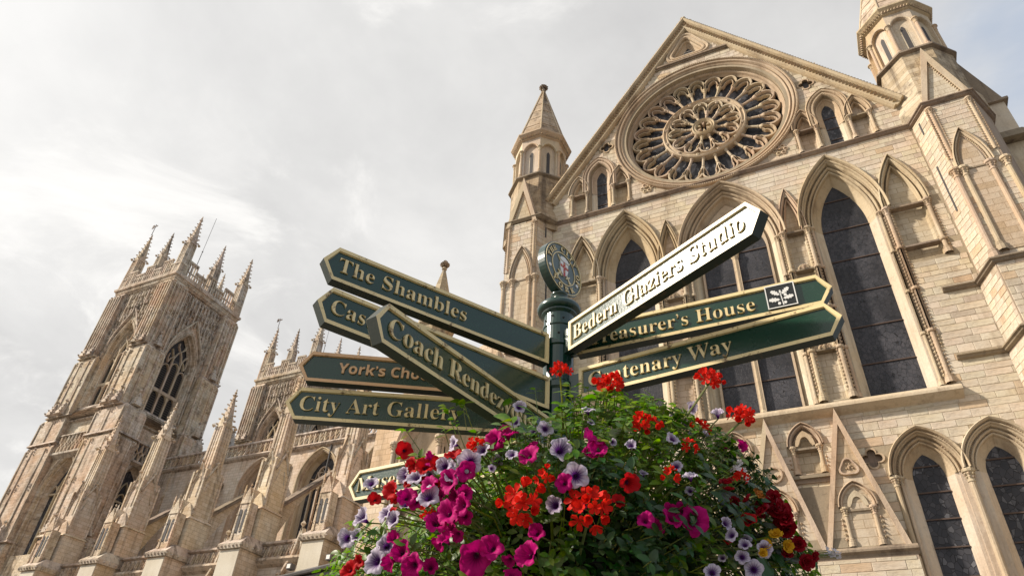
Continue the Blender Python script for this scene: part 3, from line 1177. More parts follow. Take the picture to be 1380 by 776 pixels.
# --- tall lancets of the aisle at the lower right
for cx in (3.18, 5.73):
    o = big_window(cx, zs=12.85, a=.58, h=1.02, zb=6.0, k=.80, rec=.62, glass='glass', step=1.05, capz=12.85)
for (u, r) in ((1.93, .09), (4.45, .11), (6.98, .11)):
    column(TR, TF, u, .05, 5.5, 12.85, r)
column(TR, TF, 2.12, -.1, 5.5, 12.85, .07, name='thin_column')
for cx in (-11.5, -9.0):
    big_window(cx, zs=12.85, a=.58, h=1.02, zb=6.0, k=.80, rec=.62, glass='glass', step=1.05)

# --- wall with its openings, then the stones
mb = MB(TF)
mb.prism(wall_poly, -1.05, 0, holes=holes)
mb.build('wall', 'core', TR)
kf = keep_fn([(-13.2, .1), (7.45, .1), (7.45, 33.0), (-2.95, 46.9), (-13.2, 33.0)], avoid)
ashlar(TR, TF, -13.2, 7.5, 9.0, 47.0, kf, 250)
# strings
mb = MB(TF)
string_course(mb, [(-12.86, 30.0), (7.5, 30.0), (8.1, 28.8), (10.15, 28.8), (11.2, 30.9), (11.2, 34)], 31.5, STR)
string_course(mb, [(-16.9, 34), (-16.9, 30.9), (-15.75, 28.85), (-13.5, 28.85), (-12.86, 30.0)], 31.5, STR)
mb.build('string_course', 'coping', TR)
mb = MB(TF)
mb.sweep([[(-13.2, z, d), (5.25, z, d)] for (z, d) in ((16.55, -.2), (16.5, -.1), (16.22, .40), (16.12, .45), (16.0, .45), (15.93, .34), (15.85, .2), (15.78, .05), (15.74, 0))], ends=True)
mb.build('window_sill', 'trim', TR)
mb = MB(TF)
string_course(mb, [(5.95, 30), (7.35, 30), (7.85, 28.5), (10.4, 28.5), (11.4, 30.9)], 21.0, STR)
string_course(mb, [(5.5, 30), (7.3, 30), (7.8, 28.45), (10.4, 28.45), (11.4, 30.9)], 17.6, STR)
mb.build('string_course', 'coping', TR)

# --- raking cornice: coping, tile-like nibs, band of carved triangles
for s in (-1, 1):
    a = (-2.97, 48.2)
    b_ = (7.70, 33.55) if s > 0 else (-13.55, 33.6)
    L = math.hypot(b_[0] - a[0], b_[1] - a[1])
    ux, uz = (b_[0] - a[0]) / L, (b_[1] - a[1]) / L
    nx, nz = (-uz, ux) if s > 0 else (uz, -ux)       # inward (downward)
    if nz > 0:
        nx, nz = -nx, -nz

    def P(t, o):
        return (a[0] + ux * t + nx * o, a[1] + uz * t + nz * o)
    mb = MB(TF)
    prof = [(0.0, -1.3), (0.0, .42), (.10, .48), (.20, .40), (.24, .20), (.50, .16), (.58, .30), (.66, .28), (.74, .14), (.76, .0)]
    mb.sweep([[P(-.05 if o < .3 else .0, o) + (d,), P(L, o) + (d,)] for (o, d) in prof], ends=True)
    co = mb.build('gable_cornice', 'trim', TR)
    mb = MB(TF)
    t = .2
    while t < L - .2:
        p, q, r = P(t, .26), P(t + .20, .26), P(t + .10, .50)
        mb.add([p + (.17,), q + (.17,), r + (.17,), ((p[0] + q[0] + r[0]) / 3, (p[1] + q[1] + r[1]) / 3, .40)], [(0, 1, 3), (1, 2, 3), (2, 0, 3)])
        t += .24
    mb.build('dogtooth_strip', 'trim', co, stuff=True)
    mb = MB(TF)
    t = 0.1
    while t < L - .2:
        p = P(t, -.02)
        q = P(t + .16, -.02)
        mb.add([p + (.40,), q + (.40,), P(t + .1, -.13) + (.34,), p + (.1,), q + (.1,)], [(0, 1, 2), (3, 0, 2), (1, 4, 2), (4, 3, 2)])
        t += .21
    mb.build('coping_nibs', 'coping', co, stuff=True)
mb = MB(TF)
mb.box(2.9, 3.7, 40.6, 41.5, -2.6, -1.2)
mb.box(3.7, 4.4, 39.6, 40.6, -2.6, -1.2)
mb.build('stair_turret', 'spire', TR)
# roof and side walls behind the gable
mb = MB(TF)
mb.prism([(-13.0, 33.2), (7.4, 33.2), (-2.97, 47.6)], -26, -1.2)
mb.build('roof', 'lead', TR)
mb = MB(TF)
mb.box(-13.0, 7.4, 0, 33.2, -26, -1.06)
mb.build('side_wall', 'nave', TR)


# --- corner buttresses and turrets
def corner(sgn, dz):
    T0 = TF if sgn > 0 else (lambda u, z, d: (2 * MX - u, 30 - d, z))
    mb = MB(T0)

    def plan_prism(pts, z0, z1, m=mb):
        n = len(pts)
        P = [(p[0], z0, 30 - p[1]) for p in pts] + [(p[0], z1, 30 - p[1]) for p in pts]
        m.add(P, [tuple(range(n))[::-1], tuple(range(n, 2 * n))] + [(i, (i + 1) % n, n + (i + 1) % n, n + i) for i in range(n)])
    up = [(7.5, 30.0), (8.1, 28.8), (10.15, 28.8), (11.2, 30.9), (11.2, 34), (7.5, 34)]
    lo = [(7.35, 30.0), (7.85, 28.5), (10.4, 28.5), (11.4, 30.9), (11.4, 34), (7.35, 34)]
    lo2 = [(7.3, 30.0), (7.8, 28.45), (10.45, 28.45), (11.5, 30.9), (11.5, 34), (7.3, 34)]
    plan_prism(up, 21.0, 31.5 + .02)
    plan_prism(lo, 17.6, 21.02)
    plan_prism(lo2, 0, 17.62)
    bo = mb.build('corner_buttress', 'core', TR)
    zt = 31.55 + dz
    # stones on the flank and the front
    for (p, q, z0, z1, nn) in ((up[0], up[1], 21.3, 31.3, 45 if sgn > 0 else 0), (up[1], up[2], 21.3, 31.3, 50 if sgn > 0 else 20), (lo[0], lo[1], 17.9, 20.9, 15 if sgn > 0 else 0), (lo[1], lo[2], 17.9, 20.9, 5 if sgn > 0 else 0), (lo2[0], lo2[1], 8, 17.4, 15 if sgn > 0 else 0)):
        dx, dy = q[0] - p[0], q[1] - p[1]
        L = math.hypot(dx, dy)
        ax, ay = dx / L, dy / L

        def TW(u, z, d, p=p, ax=ax, ay=ay):
            return T0(p[0] + ax * u + ay * d, z, 30 - (p[1] + ay * u - ax * d))
        avo = []
        if p is up[1]:
            avo = [arch_poly(8.97 - 8.1, 26.75, .42, 1.6, 21.6, .2)]
        ashlar(TR, TW, .04, L - .04, z0, z1, keep_fn(None, avo), nn, mat='stone', ln=(.35, .8))
    # front panel

    def TB(u, z, d):
        return T0(u, z, d + 1.2)
    o = blind_arch(8.97, TB, 26.75, .40, 1.75, 21.65, k=.85, cols=[(8.42, 21.6), (9.52, 21.6)], rec=-.03, strings=(26.6,), colr=.12)
    for (u, d, z0) in ((8.24, .0, 27.4), (9.98, .0, 27.4)):
        column(TR, TB, u, d, z0, 31.2, .085, base=False)
        mb = MB(TB)
        for du in (-.16, .17):
            z = z0 + .1
            while z < 31:
                mb.pyr(u + du, z, .01, .05, .1, PI / 4)
                z += .17
        mb.build('dogtooth_strip', 'trim', TR, stuff=True)
    for (u, d) in ((8.05, .02), (10.12, .02)):
        column(TR, TB, u, d, 21.3, 26.75, .12)
    # slits in the chamfer
    dx, dy = .6, -1.2
    L = math.hypot(dx, dy)
    for (z0, z1, t) in ((30.15, 31.0, .45), (24.9, 27.9, .35)):
        mb = MB()
        cx, cy = 7.5 + dx * t, 30 + dy * t
        nx, ny = -.894, -.447

        def TS(u, z, d):
            return T0(cx + .447 * u + nx * d, z, 30 - (cy - .894 * u + ny * d))
        mb = MB(TS)
        mb.box(-.05, .05, z0, z1, .0, .036)
        mb.build('slit_window', 'void', TR)
    # gablet over the buttress
    mb = MB(TB)
    mb.prism([(8.1, zt), (10.15, zt), (9.12, zt + 3.9)], -2.2, -.02)
    go = mb.build('buttress_gable', 'spire', TR)
    mb = MB(TB)
    mb.prism([(8.36, zt + .05), (9.9, zt + .05), (9.13, zt + 2.9)], -.02, .0)
    mb.build('gable_panel', 'jointed', go)
    for s in (-1, 1):
        mb = MB(TB)
        e = 9.125 + s * 1.08
        mb.prism([(e, zt - .02), (e - s * .26, zt - .02), (9.125, zt + 3.05), (9.125, zt + 4.25)], -2.1, .14)
        mb.build('gable_coping', 'trim', go)
        mb = MB(TB)
        mb.beads([(e - s * .34, zt + .1), (9.125, zt + 2.9)], .01, .055, .17, .09)
        mb.build('nailhead_moulding', 'trim', go, stuff=True)
    # octagon
    oc = (9.05, 31.05)
    mb = MB(T0)

    def oct_l(m, prof, z0=0.0, ph=PI / 8):
        m.lathe(prof, oc[0], 30 - oc[1], 8, z0, ph)
    oct_l(mb, [(2.25, zt - .1), (2.25, zt + .9), (1.98, zt + 1.8), (1.98, zt + 4.75)])
    to = mb.build('turret', 'spire', TR)
    mb = MB(T0)
    oct_l(mb, [(1.98, zt + 4.7), (2.2, zt + 4.78), (2.2, zt + 4.9), (1.9, zt + 5.1)])
    mb.build('string_course', 'coping', to)
    zl = zt + 5.0
    mb = MB(T0)
    oct_l(mb, [(1.62, zl), (1.62, zl + 3.9)])
    mb.build('lantern_core', 'stone', to)
    for k in range(8):
        a = k * PI / 4
        ap_ = 1.84 * math.cos(PI / 8)

        def TO(u, z, d, a=a, ap_=ap_):
            return T0(oc[0] + math.cos(a) * (ap_ + d) - math.sin(a) * u, z, 30 - (oc[1] + math.sin(a) * (ap_ + d) + math.cos(a) * u))
        hw = 1.84 * math.sin(PI / 8)
        mb = MB(TO)
        mb.prism([(-hw, zl), (hw, zl), (hw, zl + 3.9), (-hw, zl + 3.9)], -.22, 0, holes=[arch_poly(0, zl + 2.65, .50, .62, zl + .15)], back=False)
        mb.arch(0, zl + 2.65, .50, .62, [(0, -.1), (.02, .03), (.07, .05), (.10, .0)])
        fo = mb.build('lantern_face', 'stone', to)
        mb = MB(TO)
        mb.prism([(-.56, zl + .1), (.56, zl + .1), (.56, zl + 3.4), (-.56, zl + 3.4)], -.21, -.2)
        plate(mb, 0, zl + 2.2, .18, .35, zl + .35, -.22, -.185)
        mb.build('recess', 'stone', to)
        mb = MB(TO)
        plate(mb, 0, zl + 2.3, .12, .3, zl + .35, -.2, -.172)
        mb.build('lancet_slit', 'void', to)
        ca = a + PI / 8

        def TQ(u, z, d, ca=ca):
            return T0(oc[0] + math.cos(ca) * (1.86 + d) - math.sin(ca) * u, z, 30 - (oc[1] + math.sin(ca) * (1.86 + d) + math.cos(ca) * u))
        column(to, TQ, 0, 0, zl, zl + 2.75, .09, foliage=False)
    ze = zl + 3.85
    mb = MB(T0)
    oct_l(mb, [(1.8, ze - .1), (2.0, ze), (2.0, ze + .1), (2.24, ze + .34), (2.24, ze + .46), (2.05, ze + .5)])
    mb.build('eave', 'trim', to)
    mb = MB(T0)
    for k in range(8):
        a = k * PI / 4

        def TO2(u, z, d, a=a):
            return T0(oc[0] + math.cos(a) * (1.88 + d) - math.sin(a) * u, z, 30 - (oc[1] + math.sin(a) * (1.88 + d) + math.cos(a) * u))
        mb.T = TO2
        mb.beads([(-.75, ze + .1), (.75, ze + .1)], .0, .07, .17, .14)
    mb.build('dogtooth_strip', 'trim', to, stuff=True)
    zs_ = ze + .5
    mb = MB(T0)
    oct_l(mb, [(2.02, zs_), (.12, zs_ + 6.9)])
    sp = mb.build('spire', 'spire', to)
    mb = MB(T0)
    for k in range(8):
        a = k * PI / 4 + PI / 8
        c, s_ = math.cos(a), math.sin(a)
        mb.tube([(oc[0] + c * 2.03, zs_, 30 - (oc[1] + s_ * 2.03)), (oc[0] + c * .13, zs_ + 6.9, 30 - (oc[1] + s_ * .13))], .06, 5)
    for k in range(5):
        z = zs_ + 1.1 + k * 1.15
        r = 2.02 - (z - zs_) * (1.9 / 6.9) + .035
        oct_l(mb, [(r, z), (r - .01, z + .06)])
    mb.build('spire_rib', 'trim', to)
    mb = MB(T0)
    mb.lathe([(.12, zs_ + 6.8), (.2, zs_ + 6.95), (.12, zs_ + 7.05), (.14, zs_ + 7.3)], oc[0], 30 - oc[1], 8)
    for k in range(8):
        a = k * PI / 4
        octa(mb, oc[0] + .22 * math.cos(a), 30 - oc[1] + .22 * math.sin(a), zs_ + 7.5, .19)
    octa(mb, oc[0], 30 - oc[1], zs_ + 7.72, .24)
    mb.build('finial', 'coping', to)


corner(1, .02)
corner(-1, -.50)

# dark stained roof slope and further pier east of the right turret
mb = MB()
mb.taper((11.6, 35.0), 31.0, (.9, 3.0), (11.6, 35.0), 33.6, (.9, 3.0))
mb.taper((12.0, 35.2), 27.9, (1.0, 2.8), (12.0, 35.2), 30.7, (1.0, 2.8))
mb.taper((12.2, 35.2), 0, (1.4, 3.0), (12.2, 35.2), 27.9, (1.4, 3.0))
mb.build('rear_pier', 'stone', TR)
mb = MB()
mb.taper((11.6, 35.0), 33.6, (.95, 3.05), (11.2, 35.0), 37.8, (.2, 3.0))
mb.taper((11.6, 35.0), 30.7, (1.5, 3.2), (11.6, 35.0), 31.3, (1.0, 3.0))
mb.taper((12.1, 35.2), 27.9, (1.65, 3.3), (12.1, 35.2), 28.3, (1.3, 2.9))
mb.taper((11.6, 35.0), 33.45, (1.1, 3.2), (11.6, 35.0), 33.62, (1.1, 3.2))
mb.build('pier_roof', 'coping', TR)
# west aisle of the transept, mostly hidden behind the signs
mb = MB(TF)
ah = [arch_poly(-21.0, 17.3, 1.0, 1.9, 10, .3), arch_poly(-18.3, 17.3, .8, 1.6, 10, .3)]
mb.prism([(-24.2, 0), (-16.2, 0), (-16.2, 24.0), (-24.2, 20.5)], -1.0, 0, holes=ah)
mb.box(-24.2, -16.2, 0, 20.2, -14, -1.0)
wa = mb.build('aisle_wall', 'nave', TR)
for cx, a in ((-21.0, 1.0), (-18.3, .8)):
    mb = MB(TF)
    mb.arch(cx, 17.3, a, a * 1.95, [(0, -.6), (.3, -.2), (.3, .05), (.4, .14), (.5, .05), (.6, .16), (.65, 0)], zb=10)
    plate(mb, cx, 17.3, a, a * 1.9, 10, -.8, -.6)
    mb.build('blind_arch', 'trim', wa)
for u in (-22.6, -22.0, -19.6):
    column(wa, TF, u, .15, 9, 17.9, .14)
mb = MB(TF)
mb.lathe([(1.15, 0), (1.15, 26.4), (1.35, 26.6), (1.35, 26.9), (1.2, 27.1), (.12, 31.7), (.2, 31.8), (.12, 31.95)], -22.15, -1.6, 8, 0, PI / 8)
at = mb.build('aisle_turret', 'spire', TR)
mb = MB(TF)
for k in range(8):
    a = k * PI / 4
    octa(mb, -22.15 + .2 * math.cos(a), -1.6 + .2 * math.sin(a), 32.2, .2)
octa(mb, -22.15, -1.6, 32.45, .22)
mb.build('finial', 'coping', at)

# ------------------------------------------------------------------ west tower
TW_ = thing('bell_tower', 'near tall belfry tower with crocketed pinnacles and louvred window, at far left', 'tower', (-81.4, 51, 0), 'pinnacled west towers')
TCX, TCY, THW = -81.35, 51.0, 5.35       # centre and half width of the wall planes


def face(k, off=0.0, cx=TCX, cy=TCY, hw=THW):
    """frame of face k: 0 south, 1 east, 2 north, 3 west; u runs to the right seen from outside"""
    a = (-PI / 2, 0, PI / 2, PI)[k]
    n = (round(math.cos(a)), round(math.sin(a)))
    t = (-n[1], n[0])
    return lambda u, z, d: (cx + n[0] * (hw + d + off) + t[0] * u, cy + n[1] * (hw + d + off) + t[1] * u, z)


mb = MB()
mb.taper((TCX, TCY), 0, THW - 1.3, (TCX, TCY), 57, THW - 1.3)
mb.build('inner_core', 'void', TW_)
BW = dict(zs=45.6, a=1.95, h=4.7, zb=38.4)      # belfry window
LW = dict(zs=27.2, a=2.0, h=4.3, zb=20.5)       # window below
for k in range(4):
    T = face(k)
    vis = k < 2
    hs = [arch_poly(0, BW['zs'], BW['a'], BW['h'], BW['zb'], .35), arch_poly(0, LW['zs'], LW['a'], LW['h'], LW['zb'], .5)]
    mb = MB(T)
    mb.prism([(-THW, 0), (THW, 0), (THW, 57), (-THW, 57)], -1.2, 0, holes=hs if vis else (), back=False)
    wl = mb.build('wall', 'tower', TW_)
    if not vis:
        continue
    if k == 1:
        kf = keep_fn(None, [arch_poly(0, 45.6, 1.95, 4.7, 38.4, .7), arch_poly(0, 27.2, 2.0, 4.3, 20.5, .9)])
    # belfry window
    mb = MB(T)
    mb.arch(0, BW['zs'], BW['a'], BW['h'], [(-.05, -1.1), (.15, -.8), (.18, -.5), (.3, -.45), (.33, -.1), (.36, .05), (.45, .12), (.52, .02), (.58, .16), (.7, .2), (.75, 0)], zb=BW['zb'], n=12)
    w = mb.build('belfry_window', 'tower', TW_)
    lw_ = BW['a'] * 2 / 3
    for i in range(3):
        c = -BW['a'] + lw_ * (i + .5)
        mb = MB(T)
        z = BW['zb'] + .2
        top = 46.0 if i != 1 else 46.8
        while z < top:
            mb.add([(c - lw_ / 2, z, -.75), (c + lw_ / 2, z, -.75), (c + lw_ / 2, z + .16, -1.05), (c - lw_ / 2, z + .16, -1.05), (c - lw_ / 2, z - .05, -.75), (c + lw_ / 2, z - .05, -.75)], [(0, 1, 2, 3), (4, 5, 1, 0)])
            z += .30
        mb.build('louvre_slats', 'louvre', w, stuff=True)
    for i in range(4):
        c = -BW['a'] + lw_ * i
        mb = MB(T)
        mb.box(c - .13, c + .13, BW['zb'], 45.7 if i in (0, 3) else 46.3, -.85, -.55)
        mb.build('mullion', 'trim', w)
    mb = MB(T)
    mb.box(-1.95, 1.95, 41.6, 42.0, -.82, -.5)
    for i in range(3):
        c = -BW['a'] + lw_ * (i + .5)
        for zz in (41.0, 44.9 if i != 1 else 45.6):
            hd = arch_path(lw_ / 2 - .1, .75, zz, None, 0, 6)
            bar_path(mb, [(c + u, z) for (u, z) in hd], .07, -.85, -.52)
    # flowing tracery of the head
    for s in (-1, 1):
        bar_path(mb, [(s * .65, 46.0), (s * .62, 46.8), (s * .35, 47.6), (0, 48.2)], .08, -.85, -.52)
        bar_path(mb, [(s * .65, 46.2), (s * .75, 47.0), (s * 1.0, 47.5), (s * 1.25, 48.0)], .08, -.85, -.52)
        bar_path(mb, [(s * 1.3, 45.9), (s * 1.1, 46.6), (s * .75, 47.0)], .07, -.85, -.52)
        bar_path(mb, [(s * 1.3, 45.9), (s * 1.5, 46.5), (s * 1.45, 47.2)], .07, -.85, -.52)
        bar_path(mb, [(s * .1, 48.2), (s * .5, 48.7), (s * .55, 49.2)], .07, -.85, -.52)
    mb.build('window_tracery', 'trim', w, stuff=True)
    # ogee crocketed hood
    mb = MB(T)
    og = []
    for t in [i / 14 for i in range(15)]:
        x = 2.75 * (1 - t) ** 1.0
        z = 45.6 + 5.2 * math.sin(t * PI / 2) ** .9 + 2.2 * t ** 6
        x = 2.75 * math.cos(t * PI / 2) ** .75
        og.append((x, z))
    for s in (-1, 1):
        bar_path(mb, [(s * x, z) for (x, z) in og], .14, 0, .38)
        for (x, z) in og[1::2]:
            octa(mb, s * (x + .18), .3, z + .12, .2)
    octa(mb, 0, .3, 53.2, .3)
    octa(mb, 0, .3, 53.7, .2)
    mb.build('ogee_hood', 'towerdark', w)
    # blind panelling in tiers above the window and beside it
    mb = MB(T)
    u = -4.7
    while u <= 4.71:
        zb = 46.0
        if abs(u) < 2.9:
            zb = 46.2 + 5.6 * math.sqrt(max(0, 1 - (abs(u) / 3.0) ** 2))
        zz = zb
        while zz < 55.8:
            q = min(55.9, zz + random.uniform(1.6, 3.4))
            w_ = random.uniform(.05, .09)
            mb.box(u - w_ + random.uniform(-.02, .02), u + w_, zz, q, 0, random.uniform(.12, .34))
            zz = q + random.choice((0, 0, .12))
        if abs(u) > 2.9:
            mb.box(u - .07, u + .07, 38.6, 45.7, 0, .26)
        u += .588
    u = -4.41
    while u <= 4.45:
        for zz in (47.9, 49.9, 51.6, 53.4, 55.0):
            lo = 46.2 + 5.6 * math.sqrt(max(0, 1 - (abs(u) / 3.0) ** 2)) if abs(u) < 3 else 0
            if zz > lo + .4:
                bar_path(mb, [(u - .26, zz), (u - .2, zz + .35), (u, zz + .75), (u + .2, zz + .35), (u + .26, zz)], .06, 0, .30)
                octa(mb, u, .28, zz + .9, .15)
                if random.random() < .9:
                    octa(mb, u + random.uniform(-.25, .25), random.uniform(.1, .3), zz + random.uniform(-.6, 1.3), random.uniform(.12, .26))
        u += .588
    for s in (-1, 1):
        for zz in (42.0, 45.0):
            for q in (3.2, 3.8, 4.4):
                bar_path(mb, [(s * q - .26, zz), (s * q, zz + .6), (s * q + .26, zz)], .06, 0, .28)
                octa(mb, s * q, .25, zz + .8, .17)
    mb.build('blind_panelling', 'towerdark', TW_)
    # weathered sloping sill, string, balustrade, second window
    mb = MB(T)
    for i in range(6):
        mb.wedge(-3.0, 3.0, 36.9 + i * .25, 37.2 + i * .25, 0, .9 - i * .15)
    mb.build('window_sill', 'towerdark', TW_)
    mb = MB(T)
    mb.sweep([[(-THW, z, d), (THW, z, d)] for (z, d) in ((36.7, 0), (36.6, .35), (36.45, .35), (36.3, 0))])
    mb.sweep([[(-THW, z, d), (THW, z, d)] for (z, d) in ((32.3, 0), (32.2, .65), (31.95, .65), (31.7, .2), (31.6, 0))])
    mb.sweep([[(-THW, z, d), (THW, z, d)] for (z, d) in ((34.5, .1), (34.5, .6), (34.3, .65), (34.2, .35))])
    mb.build('string_course', 'towerdark', TW_)
    mb = MB(T)
    mb.box(-THW, THW, 32.2, 34.3, .30, .34)
    mb.build('piercing_shade', 'void', TW_)  # dark sheet stands for the shade behind the piercings
    mb = MB(T)
    u = -THW
    while u < THW:
        bar_path(mb, [(u, 32.2), (u + .18, 33.0), (u + .55, 33.3), (u + .62, 34.3)], .09, .34, .58)
        bar_path(mb, [(u + .62, 32.2), (u + .5, 33.0), (u + .1, 33.4), (u, 34.3)], .07, .34, .56)
        u += .66
    mb.build('pierced_balustrade', 'tower', TW_)
    mb = MB(T)
    mb.arch(0, LW['zs'], LW['a'], LW['h'], [(0, -1.15), (.3, -.7), (.35, -.35), (.5, -.3), (.52, .03), (.6, .14), (.7, .04), (.78, .2), (.9, .24), (.95, 0)], zb=LW['zb'], n=12)
    w2 = mb.build('pointed_window', 'tower', TW_)
    mb = MB(T)
    plate(mb, 0, LW['zs'], LW['a'], LW['h'], LW['zb'], -1.19, -1.12)
    mb.build('pane', 'glass', w2)
    mb = MB(T)
    for c in (-.67, .67):
        mb.box(c - .1, c + .1, LW['zb'], 28.6, -1.1, -.8)
    mb.box(-2.0, 2.0, 27.5, 27.7, -1.09, -.81)
    for c in (-1.33, 0, 1.33):
        bar_path(mb, [(c + u, z) for (u, z) in arch_path(.62, 1.0, 27.6, None, 0, 6)], .08, -1.1, -.8)
    bar_path(mb, [(-.67, 28.4), (-.4, 29.4), (0, 30.0), (.4, 29.4), (.67, 28.4)], .08, -1.1, -.8)
    mb.build('window_tracery', 'trim', w2, stuff=True)

# corner piers, in stages with set-offs
STG = [(0, 22.0, 8.65, 1.70), (22.0, 33.7, 7.75, 1.62), (33.7, 37.3, 7.6, 1.55), (37.3, 45.9, 6.65, 1.45), (45.9, 56.4, 6.20, 1.30)]
for (sx, sy) in ((1, -1), (-1, -1), (1, 1), (-1, 1)):
    mb = MB()
    cx, cy = TCX + sx * (THW - .35), TCY + sy * (THW - .35)
    st = []
    for (z0, z1, ex_, hy) in STG:
        inn = 2.75 if z0 < 45 else 3.5
        st.append((z0, z1, (TCX + sx * (ex_ + inn) / 2, TCY + sy * (6.1 - hy)), ((ex_ - inn) / 2, hy)))
    for (z0, z1, c, (hx, hy)) in st:
        mb.taper(c, z0, (hx, hy), c, z1 - .5, (hx, hy))
        mb.taper(c, z1 - .5, (hx, hy), (c[0] - sx * .1, c[1] - sy * .1), z1, (hx - .22, hy - .2))
    po = mb.build('corner_pier', 'tower', TW_)
    for (z0, z1, c, (hx, hy)) in st[1:]:
        mb = MB()
        mb.taper(c, z0 - .14, (hx + .30, hy + .22), c, z0 + .12, (hx + .16, hy + .12))
        mb.build('set_off', 'towerdark', po)
    mb = MB()
    for i_, (z0, z1, c, (hx, hy)) in enumerate(st):
        fr = ((-.97, -.62, -.25, .25, .62, .97), (-.97, -.5, .5, .97), (-.97, 0, .97), (-.97, -.45, .45, .97), (-.95, -.6, -.2, .2, .6, .95))[i_]
        w_, d_ = (.09, .14) if i_ < 4 else (.07, .20)
        for f in fr:
            mb.taper((c[0] + f * hx, c[1] + sy * hy), z0 + .1, (w_, d_), (c[0] + f * hx, c[1] + sy * hy), z1 - .7, (w_, d_ * .7))
            mb.taper((c[0] + sx * hx, c[1] + f * hy), z0 + .1, (d_, w_), (c[0] + sx * hx, c[1] + f * hy), z1 - .7, (d_ * .7, w_))
        # cusped heads and weathered carving between the strips
        for zz in ((z1 - 1.2, (z0 + z1) / 2) if z1 - z0 > 5 else (z1 - 1.0,)):
            for f in fr[:-1]:
                for q in range(3):
                    octa(mb, c[0] + (f + .18) * hx + random.uniform(-.1, .1), c[1] + sy * hy, zz + q * .33 * random.uniform(.6, 1.3), random.uniform(.12, .24))
                    octa(mb, c[0] + sx * hx, c[1] + (f + .18) * hy + random.uniform(-.1, .1), zz + q * .33 * random.uniform(.6, 1.3), random.uniform(.12, .24))
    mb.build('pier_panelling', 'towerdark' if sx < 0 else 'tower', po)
    # small crocketed gablets with finials where a pier steps back
    for (zz, offx, offy, hw) in ((46.0, 1.45, 1.15, .5), (37.4, 2.3, 1.3, .55), (22.1, 3.1, 1.4, .5)):
        for (dx, dy) in ((sx * offx, -sy * .3), (-sx * .8, sy * offy), (sx * offx * .4, sy * offy)):
            mb = MB()
            mb.taper((cx + dx, cy + dy), zz, hw, (cx + dx, cy + dy), zz + 1.7, .08)
            for q in range(3):
                h_ = hw * (1 - q / 3.2)
                for (a, b_) in ((1, 1), (1, -1), (-1, 1), (-1, -1)):
                    octa(mb, cx + dx + a * h_, cy + dy + b_ * h_, zz + .25 + q * .5, .15)
            octa(mb, cx + dx, cy + dy, zz + 2.0, .24)
            mb.build('gablet', 'towerdark', po)
# drip course and cornice
mb = MB()
mb.taper((TCX, TCY), 56.2, THW + .25, (TCX, TCY), 56.5, THW + .55)
mb.taper((TCX, TCY), 56.5, THW + .55, (TCX, TCY), 57.0, THW + .65)
mb.taper((TCX, TCY), 57.0, THW + .80, (TCX, TCY), 57.35, THW + .85)
mb.taper((TCX, TCY), 57.35, THW + .70, (TCX, TCY), 57.5, THW + .45)
mb.build('cornice', 'tower', TW_)
mb = MB()
for k in range(4):
    T = face(k, .3)
    mb.T = T
    for i in range(34):
        u = -5.4 + i * .327
        octa(mb, u, .26, 56.75, .12)
mb.build('cornice_bosses', 'towerdark', TW_, stuff=True)
# openwork battlements: every merlon panel a part
for k in range(4):
    T = face(k, .45)
    n = 13
    W = 2 * (THW + .3)
    for i in range(n):
        u0 = -W / 2 + i * W / n
        u1 = u0 + W / n
        hi = (i % 4) in (1, 2)
        zt = 60.3 if hi else 59.3
        mb = MB(T)
        mb.box(u0, u1, 57.5, 57.8, -.12, .12)
        mb.box(u0 + .001, u1 - .001, zt - .28, zt, -.16, .16)
        for c in (u0 + .06, (u0 + u1) / 2, u1 - .06):
            mb.box(c - .07, c + .07, 57.8, zt - .28, -.1, .1)
        for c in ((3 * u0 + u1) / 4, (u0 + 3 * u1) / 4):
            w_ = W / n / 4 - .07
            bar_path(mb, [(c - w_, zt - .65), (c, zt - .32), (c + w_, zt - .65)], .05, -.08, .08)
            mb.box(c - w_, c + w_, 58.45, 58.6, -.08, .08)
        mb.build('parapet_panel', 'tower' if k else 'towerdark', TW_)


def pinnacle(parent, cx, cy, z0, zc, zt, hw, mat='tower', name='pinnacle'):
    mb = MB()
    mb.taper((cx, cy), z0, hw, (cx, cy), zc, hw * .82)
    for (sx, sy) in ((1, 1), (1, -1), (-1, 1), (-1, -1)):
        mb.taper((cx + sx * hw * .95, cy + sy * hw * .95), z0, hw * .2, (cx + sx * hw * .82, cy + sy * hw * .82), zc, hw * .16)
    for f in (-.33, .33):
        for (dx, dy) in ((f * hw, hw), (f * hw, -hw), (hw, f * hw), (-hw, f * hw)):
            mb.taper((cx + dx, cy + dy), z0, hw * .09, (cx + dx * .84, cy + dy * .84), zc, hw * .08)
    # gablets at the head of the shaft
    for k in range(4):
        a = k * PI / 2
        dx, dy = math.cos(a), math.sin(a)
        px, py = -dy, dx
        e = hw * .95
        mb.add([(cx + dx * e + px * e, zc - .1, cy + dy * e + py * e), (cx + dx * e - px * e, zc - .1, cy + dy * e - py * e), (cx + dx * e, zc + hw * 1.9, cy + dy * e), (cx, zc + hw * 1.2, cy)],
               [(0, 1, 2), (1, 3, 2), (3, 0, 2)])
        octa(mb, cx + dx * e * 1.1, cy + dy * e * 1.1, zc + hw * 1.95, hw * .22)
        octa(mb, cx + (dx + px) * e * 1.25, cy + (dy + py) * e * 1.3, zc + .05, hw * .42)
    o = mb.build(name, mat, parent)
    mb = MB()
    crocket_spire(mb, cx, cy, zc, zt - .4, hw * .80, 7, hw * .34)
    mb.build('crocketed_spirelet', mat, o) if parent.parent is None else None
    return o


